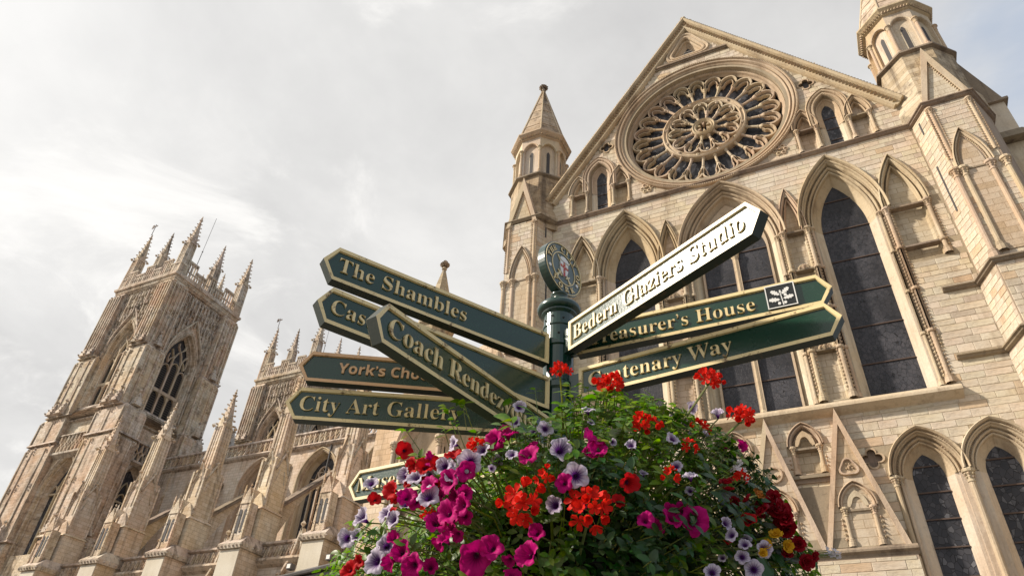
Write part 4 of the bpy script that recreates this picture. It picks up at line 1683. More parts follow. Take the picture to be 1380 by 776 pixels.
hwp = THW + .0
for (dx, dy) in ((1, -1), (-1, -1), (1, 1), (-1, 1)):
    pinnacle(TW_, TCX + dx * hwp * .98, TCY + dy * hwp * .98, 57.3, 63.0, 68.3, .62)
for (dx, dy) in ((0, -1), (1, 0), (0, 1), (-1, 0)):
    pinnacle(TW_, TCX + dx * hwp * .98, TCY + dy * hwp * .98, 57.3, 62.2, 66.9, .52, 'towerdark')
mb = MB()
crocket_spire(mb, -77.2, 52.3, 59.0, 62.6, .5, 4, .16)
mb.build('stair_finial', 'tower', TW_)
mb = MB()
mb.tube([(-77.0, 57.4, 48.4), (-77.0, 64, 48.4)], .05, 5)
mb.tube([(-77.0, 64, 48.4), (-77.0, 70.6, 48.4)], .03, 5)
octa(mb, -77.0, 48.4, 64.0, .14)
mb.build('aerial_mast', 'lead', TW_)
mb = MB()
mb.tube([(TCX - hwp, 68.2, TCY - hwp), (TCX - hwp, 70.4, TCY - hwp)], .05, 5)
mb.box(TCX - hwp - .7, TCX - hwp + .5, 69.9, 70.1, TCY - hwp - .03, TCY - hwp + .03)
mb.box(TCX - hwp - .7, TCX - hwp - .3, 69.7, 70.4, TCY - hwp - .03, TCY - hwp + .03)
mb.build('weather_vane', 'iron', TW_)

# the far tower, a copy
T2 = copy_tree(TW_)
T2.location = (TW_.location[0] + 1.0, TW_.location[1] + 27.6, 0)
T2['label'] = 'farther pinnacled belfry tower, its top half hidden behind the green sign boards'

# ------------------------------------------------------------------ nave with aisle, flying buttresses and pinnacles
NV = thing('cathedral_nave', 'long stone church flank with flying buttresses and pierced parapet below the belfry towers', 'church', (-50, 54, 0))
BX = [-73.4, -64.6, -55.8, -47.1, -38.4, -29.7]
WX = [-67.5, -59.0, -50.4, -41.9, -33.4]


def TN(u, z, d):
    return (u, 54.0 - d, z)


def TA(u, z, d):
    return (u, 44.9 - d, z)


hs = [arch_poly(c, 28.2, 2.0, 3.0, 21.5, .35) for c in WX]
mb = MB(TN)
mb.prism([(-75.8, 0), (-24.5, 0), (-24.5, 32.7), (-75.8, 32.7)], -1.4, 0, holes=hs)
mb.build('clerestory_wall', 'nave', NV)
mb = MB(TN)
mb.box(-75.8, -24.5, 0, 31, -14, -1.45)
mb.build('inner_core', 'void', NV)
mb = MB()
mb.add([(-75.8, 32.0, 55.4), (-24.5, 32.0, 55.4), (-24.5, 37.5, 65), (-75.8, 37.5, 65), (-24.5, 32, 75), (-75.8, 32, 75)], [(0, 1, 2, 3), (3, 2, 4, 5)])
mb.build('roof', 'lead', NV)
for c in WX:
    mb = MB(TN)
    mb.arch(c, 28.2, 2.0, 3.0, [(0, -1.2), (.25, -.8), (.28, -.4), (.36, -.3), (.38, .03), (.46, .14), (.56, .05), (.62, .2), (.74, .22), (.78, 0)], zb=21.5, n=10)
    w = mb.build('clerestory_window', 'trim', NV)
    mb = MB(TN)
    plate(mb, c, 28.2, 2.0, 3.0, 21.5, -1.3, -1.15)
    mb.build('pane', 'glass', w)
    for i in range(1, 5):
        mb = MB(TN)
        x = c - 2.0 + i * .8
        mb.box(x - .08, x + .08, 21.5, 27.6, -1.14, -.85)
        mb.build('mullion', 'trim', w)
    mb = MB(TN)
    for i in range(5):
        bar_path(mb, [(c - 1.6 + i * .8 + u, z) for (u, z) in arch_path(.38, .6, 27.4, None, 0, 5)], .06, -1.14, -.85)
    mb.rings(c, 29.4, [(.75, -1.14), (.75, -.85), (.6, -.85), (.6, -1.14)], 16)
    for k in range(3):
        a = k * PI / 3
        mb.add([(c - .7 * math.cos(a), 29.4 - .7 * math.sin(a), -.9), (c + .7 * math.cos(a), 29.4 + .7 * math.sin(a), -.9), (c + .7 * math.cos(a), 29.52 + .7 * math.sin(a), -.9), (c - .7 * math.cos(a), 29.52 - .7 * math.sin(a), -.9)], [(0, 1, 2, 3)])
    for s in (-1, 1):
        bar_path(mb, [(c + s * .4, 28.0), (c + s * 1.0, 28.7), (c + s * .8, 29.6)], .07, -1.14, -.85)
        bar_path(mb, [(c + s * 1.2, 28.0), (c + s * 1.0, 28.7), (c + s * 1.6, 28.9)], .07, -1.14, -.85)
    mb.build('window_tracery', 'trim', w, stuff=True)
# parapet of the clerestory
mb = MB(TN)
mb.sweep([[(-75.8, z, d), (-24.5, z, d)] for (z, d) in ((32.5, 0), (32.5, .4), (32.3, .5), (32.1, .35), (31.95, 0))])
mb.sweep([[(-75.8, z, d), (-24.5, z, d)] for (z, d) in ((34.0, 0), (34.0, .35), (33.8, .4), (33.7, .3), (33.7, 0))])
for i in range(24):
    octa(mb, -75 + i * 2.1, .3, 32.05, .13)
pp = mb.build('nave_parapet', 'towerdark', NV)
u = -75.6
while u < -24.8:
    mb = MB(TN)
    mb.box(u, u + .16, 32.5, 33.7, .1, .3)
    bar_path(mb, [(u + .16, 33.2), (u + .45, 33.6), (u + .72, 33.2)], .06, .12, .28)
    bar_path(mb, [(u + .16, 32.6), (u + .45, 33.0), (u + .72, 33.4)], .05, .12, .28)
    mb.build('parapet_panel', 'tower', NV)
    u += .72
# aisle wall and lean-to
hs = [arch_poly(c, 11.5, 2.1, 3.0, 3, .3) for c in WX]
mb = MB(TA)
mb.prism([(-75.8, 0), (-24.5, 0), (-24.5, 17.0), (-75.8, 17.0)], -1.0, 0, holes=hs)
mb.build('aisle_wall', 'nave', NV)
for c in WX:
    mb = MB(TA)
    mb.arch(c, 11.5, 2.1, 3.0, [(0, -.9), (.25, -.5), (.28, .0), (.4, .14), (.5, .03), (.6, .18), (.7, 0)], zb=3, n=10)
    w = mb.build('aisle_window', 'trim', NV)
    mb = MB(TA)
    plate(mb, c, 11.5, 2.1, 3.0, 3, -1.0, -.88)
    mb.build('pane', 'glass', w)
    mb = MB(TA)
    for s in (-1, 1):
        bar_path(mb, [(c + s * 2.9, 12.4), (c + s * 1.6, 15.2), (c + s * .5, 17.2), (c, 19.4)], .16, 0, .4)
        for t in range(5):
            octa(mb, c + s * (2.5 - t * .5), .35, 13.3 + t * 1.25, .2)
    octa(mb, c, .3, 19.8, .3)
    mb.build('crocketed_gable', 'tower', w)
mb = MB()
mb.add([(-75.8, 17.2, 45.6), (-24.5, 17.2, 45.6), (-24.5, 21.3, 53.9), (-75.8, 21.3, 53.9)], [(0, 1, 2, 3)])
mb.build('aisle_roof', 'lead', NV)
mb = MB(TA)
mb.sweep([[(-75.8, z, d), (-24.5, z, d)] for (z, d) in ((17.2, 0), (17.2, .5), (17.0, .55), (16.7, .3), (16.5, 0))])
mb.sweep([[(-75.8, z, d), (-24.5, z, d)] for (z, d) in ((18.6, -.2), (18.6, .3), (18.4, .35), (18.3, .1), (18.3, -.2))])
mb.box(-75.8, -24.5, 17.1, 18.3, -.1, .05)
mb.build('aisle_parapet', 'towerdark', NV)
mb = MB(TA)
u = -75.6
while u < -24.8:
    bar_path(mb, [(u, 17.3), (u + .2, 18.0), (u + .4, 17.5), (u + .6, 18.2)], .07, .05, .22)
    octa(mb, u, .4, 17.0, .16)
    u += .6
mb.build('parapet_carving', 'tower', NV, stuff=True)
# buttresses
for i, bx in enumerate(BX):
    mb = MB()
    mb.taper((bx, 44.4), 0, (1.08, 2.0), (bx, 44.4), 17.9, (1.08, 2.0))
    bo = mb.build('aisle_buttress', 'nave', NV)
    mb = MB()
    mb.taper((bx, 42.37), 8, (1.05, .04), (bx, 42.37), 17.4, (1.05, .04))
    mb.build('sunlit_refacing', 'fresh', bo)  # paler south face: sunlight put into the colour, along with renewed stone
    mb = MB()
    mb.taper((bx, 44.4), 17.5, (1.28, 2.25), (bx, 44.4), 17.9, (1.32, 2.3))
    mb.taper((bx, 44.4), 17.9, (1.32, 2.3), (bx, 44.6), 18.7, (.9, 1.5))
    for k in range(7):
        octa(mb, bx - 1.26 + k * .42, 42.15, 17.7, .16)
        octa(mb, bx + 1.3, 42.2 + k * .65, 17.7, .16)
    mb.build('set_off', 'towerdark', bo)
    # the tall shaft
    mb = MB()
    mb.taper((bx, 45.0), 18.4, (.90, 1.25), (bx, 45.0), 21.3, (.88, 1.2))
    mb.taper((bx, 45.0), 21.3, (1.0, 1.32), (bx, 45.0), 21.5, (.85, 1.15))
    mb.taper((bx, 45.0), 21.5, (.80, 1.10), (bx, 45.0), 26.2, (.76, 1.0))
    so = mb.build('pinnacle_shaft', 'nave', NV)
    mb = MB()
    for s in (-1, 1):
        for (cx_, cy_) in ((bx + s * .80, 43.93), (bx + s * .80, 46.0)):
            mb.taper((cx_, cy_), 21.6, .1, (cx_, cy_), 26.0, .1)
    for (dx, dy, ax) in ((0, -1.08, 0), (.80, 0, 1)):
        w_ = .62 if ax == 0 else .85
        P3_ = [(-w_, 25.0), (0, 26.9), (w_, 25.0)]
        for (a, b_) in zip(P3_[:-1], P3_[1:]):
            pa = (bx + dx + (a[0] if ax == 0 else 0), a[1], 45 + dy + (a[0] if ax else 0))
            pb = (bx + dx + (b_[0] if ax == 0 else 0), b_[1], 45 + dy + (b_[0] if ax else 0))
            mb.tube([pa, pb], .11, 4)
        octa(mb, bx + dx * 1.05, 45 + dy * 1.05, 27.0, .22)
        if ax == 0:
            for s in (-.4, .4):
                mb.tube([(bx + s, 23.4, 43.93), (bx + s, 24.9, 43.93), (bx + s * .3, 25.5, 43.93)], .06, 4)
        else:
            for s in (-.6, .6):
                mb.tube([(bx + .80, 24.0, 45 + s), (bx + .80, 25.2, 45 + s * .5)], .06, 4)
    mb.build('shaft_panelling', 'tower', so)
    pinnacle(NV, bx, 44.95, 26.2, 31.0, 35.4, .62, 'nave')
    # tabernacle on the front of the shaft: a gabled block with two dark plates painted as niche shade
    mb = MB()
    mb.taper((bx, 43.1), 18.3, (.55, .5), (bx, 43.1), 21.5, (.52, .48))
    mb.add([(bx - .62, 21.4, 42.55), (bx + .62, 21.4, 42.55), (bx, 22.9, 42.6), (bx, 22.9, 43.9)], [(0, 1, 2), (0, 2, 3), (1, 3, 2)])
    for s in (-.52, .52):
        crocket_spire(mb, bx + s, 42.65, 18.3, 22.7, .12, 3, .09)
    octa(mb, bx, 42.7, 23.1, .15)
    tb0 = mb.build('tabernacle', 'tower', bo)
    for s in (-.26, .26):
        mb = MB(lambda u, z, d: (bx + u, 42.59 - d, z))
        mb.prism(arch_poly(s, 20.6, .15, .34, 18.9), 0, .02)
        mb.build('niche_shade', 'void', bo)
    # flying buttress: raking top, arched underside
    if i == 0:
        continue
    n = 12
    top = [(46.0 + 8.0 * t / n, 22.0 + 7.2 * t / n) for t in range(n + 1)]
    bot = []
    for t in range(n + 1):
        q = t / n
        bot.append((46.0 + 8.0 * q, 18.2 + 9.6 * math.sin(q * PI / 2) ** .85))
    mb = MB()
    for s in (-.38, .38):
        mb.add([(bx + s, z, y) for (y, z) in top] + [(bx + s, min(z, tz - .35), y) for (y, z), (_, tz) in zip(bot, top)], [(j, j + 1, n + 2 + j, n + 1 + j) for j in range(n)])
    mb.add([(bx - .38, min(z, tz - .35), y) for (y, z), (_, tz) in zip(bot, top)] + [(bx + .38, min(z, tz - .35), y) for (y, z), (_, tz) in zip(bot, top)], [(j, j + 1, n + 2 + j, n + 1 + j) for j in range(n)])
    fo = mb.build('flying_buttress', 'nave', NV)
    mb = MB()
    for (w_, dz0, dz1) in ((.60, -.08, .16), (.46, .16, .34)):
        y0, z0 = top[0]
        y1, z1 = top[-1]
        mb.add([(bx - w_, z0 + dz0, y0), (bx + w_, z0 + dz0, y0), (bx + w_, z0 + dz1, y0), (bx - w_, z0 + dz1, y0), (bx - w_, z1 + dz0, y1), (bx + w_, z1 + dz0, y1), (bx + w_, z1 + dz1, y1), (bx - w_, z1 + dz1, y1)],
               [(3, 2, 1, 0), (4, 5, 6, 7), (0, 1, 5, 4), (1, 2, 6, 5), (2, 3, 7, 6), (3, 0, 4, 7)])
    mb.build('raking_coping', 'coping', fo)
    mb = MB()
    mb.tube([(bx - .9 - 1.2, 32.2, 53.85), (bx - .9 - 1.2, 22, 53.85)], .11, 6)
    mb.build('drain_pipe', 'void', NV)
# gable-end finial seen over the parapet
mb = MB()
mb.taper((-70.0, 58), 33.0, 1.2, (-70.0, 58), 37.5, .1)
crocket_spire(mb, -70.0, 58.0, 34.0, 39.0, .9, 6, .25)
mb.build('crocketed_finial', 'towerdark', NV)
# stepped gable, buttress and crockets at the foot of the tower, far left
mb = MB()
for i in range(8):
    mb.taper((-88.5, 44.0), 20.5 + i * .55, (1.9 - i * .15, 2.2 - i * .2), (-88.5, 44.0), 21.05 + i * .55, (1.9 - i * .15, 2.2 - i * .2))
mb.taper((-88.5, 44.0), 0, (2.0, 2.3), (-88.5, 44.0), 20.5, (2.0, 2.3))
mb.build('stepped_buttress', 'towerdark', TW_)
for (x, y, zt) in ((-91.8, 47.0, 31.0), (-90.0, 46.0, 29.5), (-93.0, 49, 30.2)):
    mb = MB()
    mb.taper((x, y), 0, .9, (x, y), zt - 6, .9)
    crocket_spire(mb, x, y, zt - 6, zt, .8, 6, .26)
    mb.build('low_pinnacle', 'towerdark', TW_)
# low lead roof with two small lights, between nave and signs

# ------------------------------------------------------------------ low lead roof with lamps
LR = thing('lead_roof', 'low grey lead roof edge with two small lamps in front of the long church flank', 'roof', (-33, 42, 0))
mb = MB()
mb.add([(-60, 12.2, 41.3), (-30, 15.9, 41.3), (-30, 15.5, 43.0), (-60, 11.8, 43.0), (-60, 11.9, 41.2), (-30, 15.6, 41.2)], [(0, 1, 2, 3), (0, 4, 5, 1)])
mb.add([(-60, 11.7, 41.35), (-30, 15.4, 41.35), (-30, 0, 41.35), (-60, 0, 41.35)], [(0, 1, 2, 3)])
mb.build('roof_sheet', 'lead', LR)
mb = MB()
mb.tube([(-60, 11.95, 41.15), (-30, 15.65, 41.15)], .16, 6)
mb.build('gutter', 'lead', LR)
for x, z in ((-39.0, 15.05), (-35.4, 15.45)):
    mb = MB()
    mb.box(x - .22, x + .22, z - .05, z + .36, 41.0, 41.5)
    lo = mb.build('lamp_housing', 'lead', LR)
    mb = MB()
    mb.box(x - .16, x + .16, z + .01, z + .30, 40.97, 41.0)
    mb.build('lamp_glass', 'white', lo)

# ------------------------------------------------------------------ the finger post
PX, PY = -.86, 2.05
SP = thing('signpost', 'dark green finger post with nine gold lettered boards and a round city badge', 'signpost', (PX, PY, 0))


def TPole(u, z, d):
    return (PX + u, PY + d, z)


mb = MB(TPole)
mb.lathe([(.10, 0), (.10, .35), (.075, .42), (.057, .5), (.057, 2.40), (.066, 2.41), (.066, 2.44), (.058, 2.45), (.058, 2.62), (.064, 2.63), (.064, 2.65), (.058, 2.66),
          (.058, 2.80), (.064, 2.81), (.064, 2.83), (.058, 2.84), (.058, 2.985), (.064, 2.99), (.064, 3.005), (.059, 3.01), (.060, 3.075), (.064, 3.08), (.064, 3.088), (.060, 3.092), (.060, 3.135),
          (.070, 3.145), (.072, 3.155)], 0, 0, 28)
mb.build('post', 'green', SP, smooth=False)
mb = MB(TPole)
mb.lathe([(.070, 3.150), (.084, 3.158), (.0875, 3.168), (.0875, 3.176), (.083, 3.186), (.072, 3.194), (.050, 3.203), (.036, 3.212), (.029, 3.222), (.028, 3.238), (.034, 3.244), (.036, 3.250), (.030, 3.258), (.022, 3.262)], 0, 0, 32)
cp = mb.build('finial_cap', 'green', SP, smooth=True)
for (a, z) in ((-2.2, 3.105), (-1.6, 3.115), (-.9, 3.105), (-2.1, 3.04), (-1.2, 3.035)):
    mb = MB(TPole)
    octa(mb, .060 * math.cos(a), .060 * math.sin(a), z, .006)
    mb.build('bolt', 'black', SP)


def serif(s):
    o = ''
    for c in s:
        if 'A' <= c <= 'Z':
            o += chr(0x1D400 + ord(c) - 65)
        elif 'a' <= c <= 'z':
            o += chr(0x1D41A + ord(c) - 97)
        else:
            o += c
    return o


def sansb(s):
    return ''.join(chr(0x1D5D4 + ord(c) - 65) if 'A' <= c <= 'Z' else chr(0x1D5EE + ord(c) - 97) if 'a' <= c <= 'z' else c for c in s)


def text_mesh(body, off=0.0, extrude=0.05, res=3, shear=0.0):
    cu = bpy.data.curves.new('lettering', 'FONT')
    cu.body = body
    cu.extrude = extrude
    cu.resolution_u = res
    cu.offset = off
    cu.shear = shear
    o = bpy.data.objects.new('lettering', cu)
    COL.objects.link(o)
    dg = bpy.context.evaluated_depsgraph_get()
    me = bpy.data.meshes.new_from_object(o.evaluated_get(dg))
    bpy.data.objects.remove(o)
    return me


def letters(parent, T, body, ua, ub, zc, d, mat, hscale=1.0, off=-0.006, thick=.004, name='lettering', cap=.62, shear=0.0):
    me = text_mesh(body, off, 0.5, 3, shear)
    xs = [v.co.x for v in me.vertices]
    x0, x1 = min(xs), max(xs)
    k = (ub - ua) / (x1 - x0)
    mb = MB(T)
    vs = [(ua + (v.co.x - x0) * k, zc + (v.co.y - cap / 2) * k * hscale, d + (v.co.z + .5) * thick) for v in me.vertices]
    mb.add(vs, [tuple(p.vertices) for p in me.polygons])
    bpy.data.meshes.remove(me)
    return mb.build(name, mat, parent)


def board(label, az, z, h, s0, s1, s2, body, ta, tb, gold='gold', panel='panel', th=.030, font=serif, lz=0.0, hs=1.0, edge='edge', off=-.015, bw=.0125, mb_back=True):
    a = math.radians(az)
    left = 90 < az < 270
    dx, dy = math.cos(a), math.sin(a)
    sg = -1 if left else 1
    X = (dx * sg, dy * sg)
    n = (X[1], -X[0])

    def T(u, zz, d):
        return (PX + X[0] * u + n[0] * d, PY + X[1] * u + n[1] * d, z + zz)
    H = h / 2

    def out(i):
        """outline inset by i, u along the text"""
        s1_, s2_ = s1 - i * .25, s2 - i * 1.12
        p = [(s0 + i, -H + i), (s1_, -H + i), (s2_, 0), (s1_, H - i), (s0 + i, H - i)]
        if left:
            p = [(-u, q) for (u, q) in reversed(p)]
        return p
    mb = MB(T)
    mb.prism(out(0), -.008, th - .0085)
    mb.sweep([[(u, q, d) for (u, q) in (lambda p: p + p[:1])(out(0))] for d in (th - .0086, th - .0001)])
    bo = mb.build('finger_board', edge, SP, label=label)
    for sd in (1, -1):
        def TT(u, zz, d, sd=sd):
            return T(u, zz, d if sd > 0 else .022 - d)
        mb = MB(TT)
        P = [out(0), out(0), out(bw), out(bw + .002)]
        D = [th, th + .0002, th + .0002, th - .0075]
        mb.sweep([[(u, q, d) for (u, q) in p + p[:1]] for p, d in zip(P, D)])
        mb.build('border', gold, bo)
        mb = MB(TT)
        mb.prism(out(bw), th - .0084, th - .0074)
        mb.build('panel', panel, bo)
    ua, ub = (-ta, -tb) if left else (ta, tb)
    letters(bo, T, font(body), ua, ub, lz, th - .0074, gold, hs, off, .0062)
    # clasp that holds the board to the post
    mb = MB(T)
    q0, q1 = (.045, s0 + .01)
    if left:
        q0, q1 = -q1, -q0
    mb.box(q0, q1, -H * .8, H * .8, -.004, .018)
    mb.build('bracket', 'green', bo)
    return bo, T


board('finger board reading The Shambles, upper left', 238.4, 2.961, .130, .066, .904, .946, 'The Shambles', .892, .418, lz=.001)
board('finger board starting with Cas, below The Shambles', 241.0, 2.775, .127, .063, .903, .941, 'Castle', .893, .700, lz=.0)
cb, TCb = board('steeply foreshortened board reading Coach Rendezvous', 259.3, 2.602, .123, .085, .874, .910, 'Coach Rendezvous', .856, .190)
board("copper edged finger board reading York's Chocolate", 209.5, 2.823, .120, .085, .902, .941, 'York\u2019s Chocolate', .798, .335, gold='copper', font=sansb, off=0.0, hs=1.0)
board('finger board reading City Art Gallery', 207.9, 2.687, .123, .085, .918, .959, 'City Art Gallery', .908, .346)
board('lowest board, half hidden in the flowers at left', 175.1, 2.585, .124, .085, .880, .924, 'Museum', .882, .575, gold='brightgold')
board('board glaring in the sun reading Bedern Glaziers Studio', 331.2, 2.998, .126, .093, .913, .955, 'Bedern Glaziers Studio', .118, .892, gold='brightgold', hs=1.12, off=-.008)
tb_, TTb = board("finger board reading Treasurer's House with an oak leaf badge", 359.2, 2.996, .118, .085, .933, .972, 'Treasurer\u2019s House', .135, .728, lz=-.004)
board('finger board reading Centenary Way, lower right', 352.9, 2.812, .117, .100, .942, .981, 'Centenary Way', .138, .648)
# oak leaf badge
mb = MB(TTb)
mb.box(.768, .862, -.042, .050, .020, .0330)
bd = mb.build('badge_plate', 'black', tb_)
mb = MB(TTb)
for (a, b_, c, d_) in ((.768, .862, .0465, .050), (.768, .862, -.042, -.0385), (.768, .7715, -.038, .0465), (.8585, .862, -.038, .0465)):
    mb.box(a, b_, c, d_, .0331, .035)


def oak(mb, x, z, ang, L):
    pts = []
    for (t, w) in ((0, .0), (.10, .06), (.2, .20), (.3, .12), (.45, .30), (.55, .17), (.7, .30), (.8, .16), (.92, .2), (1, 0)):
        pts.append((t * L, w * L * .85))
    poly = pts + [(a, -b_) for (a, b_) in reversed(pts[1:-1])]
    c, s = math.cos(ang), math.sin(ang)
    mb.prism([(x + a * c - b_ * s, z + a * s + b_ * c) for (a, b_) in poly], .0331, .0352)


for (x, z, an, L) in ((.812, .006, 2.45, .034), (.818, .008, .75, .034), (.811, -.012, 3.0, .036), (.820, -.010, .15, .034), (.815, .012, 1.6, .014)):
    oak(mb, x, z, an, L)
mb.prism([(.813, .02), (.8155, .02), (.820, -.034), (.8165, -.035)], .0331, .0349)
for (x, z) in ((.829, .004), (.806, -.026), (.825, -.026)):
    mb.prism([(x + .005 * math.cos(i * PI / 4), z + .006 * math.sin(i * PI / 4)) for i in range(8)], .0331, .0352)
mb.build('oak_leaf_emblem', 'white', tb_)

# --- the round badge on top
RA = math.radians(-15)
RN = (math.cos(RA), math.sin(RA))
RX = (-RN[1], RN[0])


def TRd(u, z, d):
    return (PX + RX[0] * u + RN[0] * d, PY + RX[1] * u + RN[1] * d, 3.38 + z)


def disc(mb, prof, n=48):
    mb.rings(0, 0, prof, n)


mb = MB(TRd)
disc(mb, [(.0, -.021), (.119, -.021), (.125, -.017), (.125, .017), (.119, .021), (.117, .021), (.117, .018), (0.0, .018)])
rb = mb.build('roundel', 'green', SP, smooth=False, label='round green badge lettered The City of York')
mb = MB(TRd)
disc(mb, [(.1165, .0182), (.1165, .0225), (.1200, .0225), (.1200, .0205)])
disc(mb, [(.078, .0186), (.078, .0215), (.074, .0215), (.074, .0186)])
mb.build('ring', 'gold', rb)
mb = MB(TRd)
disc(mb, [(.0, .0184), (.1165, .0184)])
mb.build('enamel_field', 'grey', rb)


def arc_text(body, r, a_mid, span, size, flip, mat):
    """letters one by one round the rim"""
    n = len(body)
    for i, ch in enumerate(body):
        if ch == ' ':
            continue
        t = (i - (n - 1) / 2) / max(1, n - 1)
        a = a_mid - t * span if not flip else a_mid + t * span
        me = text_mesh(serif(ch), .006, .5, 2)
        xs = [v.co.x for v in me.vertices]
        xm = (min(xs) + max(xs)) / 2
        me2 = text_mesh(serif(ch), .045, .5, 2)
        rot = a - PI / 2 if not flip else a + PI / 2
        c, s = math.cos(rot), math.sin(rot)
        cx, cz = r * math.cos(a), r * math.sin(a)
        for (nm, m_, me_, th_) in (('letter', mat, me, .0225), ('letter_outline', 'black', me2, .0200)):  # black enamel outline under each gold letter
            mb = MB(TRd)
            vs = []
            for v in me_.vertices:
                x, y = (v.co.x - xm) * size * 1.05, (v.co.y - .34) * size
                vs.append((cx + x * c - y * s, cz + x * s + y * c, .0185 + (v.co.z + .5) * (th_ - .0185)))
            mb.add(vs, [tuple(p.vertices) for p in me_.polygons])
            mb.build(nm, m_, rb)
        bpy.data.meshes.remove(me)
        bpy.data.meshes.remove(me2)


arc_text('THE CITY OF', .0965, math.radians(78), math.radians(178), .034, False, 'gold')
arc_text('YORK', .0965, math.radians(-90), math.radians(74), .034, True, 'gold')
mb = MB(TRd)
for a in (math.radians(200), math.radians(-22)):
    mb.prism([(.0965 * math.cos(a) + .008 * math.cos(i * PI / 5), .0965 * math.sin(a) + .008 * math.sin(i * PI / 5)) for i in range(10)], .0185, .022)
mb.build('rivet', 'white', rb)
mb = MB(TRd)
sh = [(-.026, .030), (.026, .030), (.026, -.005), (.020, -.024), (0, -.042), (-.020, -.024), (-.026, -.005)]
mb.prism(sh, .0186, .0235)
mb.build('shield', 'white', rb)
mb = MB(TRd)
mb.box(-.006, .006, -.040, .0298, .0236, .0246)
mb.box(-.0258, .0258, .000, .012, .0236, .0245)
mb.build('shield_cross', 'red', rb)
mb = MB(TRd)
for (x, z) in ((0, .022), (0, .006), (-.016, .006), (.016, .006), (0, -.018)):
    octa(mb, x, .0245, z, .0042)
mb.build('shield_charges', 'brightgold', rb)
mb = MB(TRd)
for s in (-1, 1):
    c, sn = math.cos(math.radians(90 + s * 38)), math.sin(math.radians(90 + s * 38))

    def R(a, b_):
        return (a * c - b_ * sn, a * sn + b_ * c)
    mb.prism([R(-.066, -.004), R(.062, -.003), R(.070, 0), R(.062, .003), R(-.066, .004)], .0187, .0212)
    mb.prism([R(-.046, -.016), R(-.040, -.016), R(-.040, .016), R(-.046, .016)], .0187, .0225)
    mb.prism([R(-.072, -.007), R(-.064, -.007), R(-.064, .007), R(-.072, .007)], .0187, .0225)
mb.build('crossed_sword_and_mace', 'brightgold', rb)
mb = MB(TRd)
mb.prism([(-.030, .040), (-.022, .052), (0, .060), (.022, .052), (.032, .038), (.018, .034), (-.018, .034)], .0187, .024)
mb.build('cap_of_maintenance', 'white', rb)

# ------------------------------------------------------------------ the flower basket
BC = Vector((-.80, 1.95, 2.13))
BRX, BRZ = .65, .50
M['leaf'] = leaf_mat('fresh leaf', (0.075, 0.165, 0.016), (0.15, 0.25, 0.030))
M['leafdark'] = leaf_mat('deep green leaf', (0.022, 0.062, 0.016), (0.035, 0.085, 0.020), 0.25)
M['leafbegonia'] = leaf_mat('begonia leaf', (0.020, 0.040, 0.016), (0.035, 0.026, 0.014), 0.2, 0.3)
M['stem'] = leaf_mat('pale green stem', (0.16, 0.22, 0.05), (0.22, 0.24, 0.07), 0.15)
M['pale'] = petal_mat('pale lilac petal', (0.66, 0.59, 0.71), (0.07, 0.010, 0.13), 0.36, 0.85)
M['palethroat'] = paint_mat('purple throat', (0.045, 0.008, 0.07), 0.6)
M['mag'] = petal_mat('magenta petal', (0.52, 0.002, 0.17), (0.14, 0.0, 0.06), 0.20, 0.60)
M['magthroat'] = paint_mat('dark magenta throat', (0.10, 0.002, 0.05), 0.6)
M['redpet'] = petal_mat('scarlet petal', (0.72, 0.018, 0.008))
M['redpetunia'] = petal_mat('red petunia petal', (0.50, 0.006, 0.010), (0.15, 0.0, 0.005), 0.15, 0.5)
M['dred'] = petal_mat('crimson petal', (0.30, 0.004, 0.014))
M['yel'] = petal_mat('yellow petal', (0.75, 0.42, 0.02))
M['peach'] = petal_mat('peach petal', (0.70, 0.28, 0.06))
M['wht'] = petal_mat('white petal', (0.72, 0.68, 0.72))
M['bud'] = petal_mat('reddish bud', (0.25, 0.06, 0.03))
M['moss'] = stone_mat('dark basket moss', (0.020, 0.022, 0.012), (0.028, 0.020, 0.012), (0.01, 0.01, 0.008), 0.5)


def surf(p, k=1.0):
    """point of the mound in the direction of p"""
    d = Vector(p) - BC
    q = math.sqrt((d.x / BRX) ** 2 + (d.y / BRX) ** 2 + (d.z / BRZ) ** 2)
    return BC + d / q * k


def outward(p):
    d = Vector(p) - BC
    return Vector((d.x / BRX ** 2, d.y / BRX ** 2, d.z / BRZ ** 2)).normalized()


BK = thing('hanging_basket', 'dark mossy planter ring around the sign post, buried under the flowers', 'planter', (PX, PY, 0))
mb = MB(lambda u, z, d: (BC.x + u, BC.y + d, z))
mb.lathe([(.05, 1.86), (.20, 1.88), (.33, 1.95), (.38, 2.06), (.40, 2.20), (.36, 2.24), (.05, 2.26)], 0, 0, 24)
mb.build('moss_liner', 'moss', BK)
mb = MB(lambda u, z, d: (BC.x + u, BC.y + d, z))
for (r, z) in ((.405, 2.21), (.40, 2.08), (.34, 1.95)):
    mb.tube([(r * math.cos(i * PI / 16), z, r * math.sin(i * PI / 16)) for i in range(33)], .006, 5)
for i in range(16):
    a = i * PI / 8
    mb.tube([(r * math.cos(a), z, r * math.sin(a)) for (r, z) in ((.405, 2.21), (.402, 2.08), (.345, 1.95), (.2, 1.87))], .004, 4)
mb.build('iron_frame', 'black', BK)


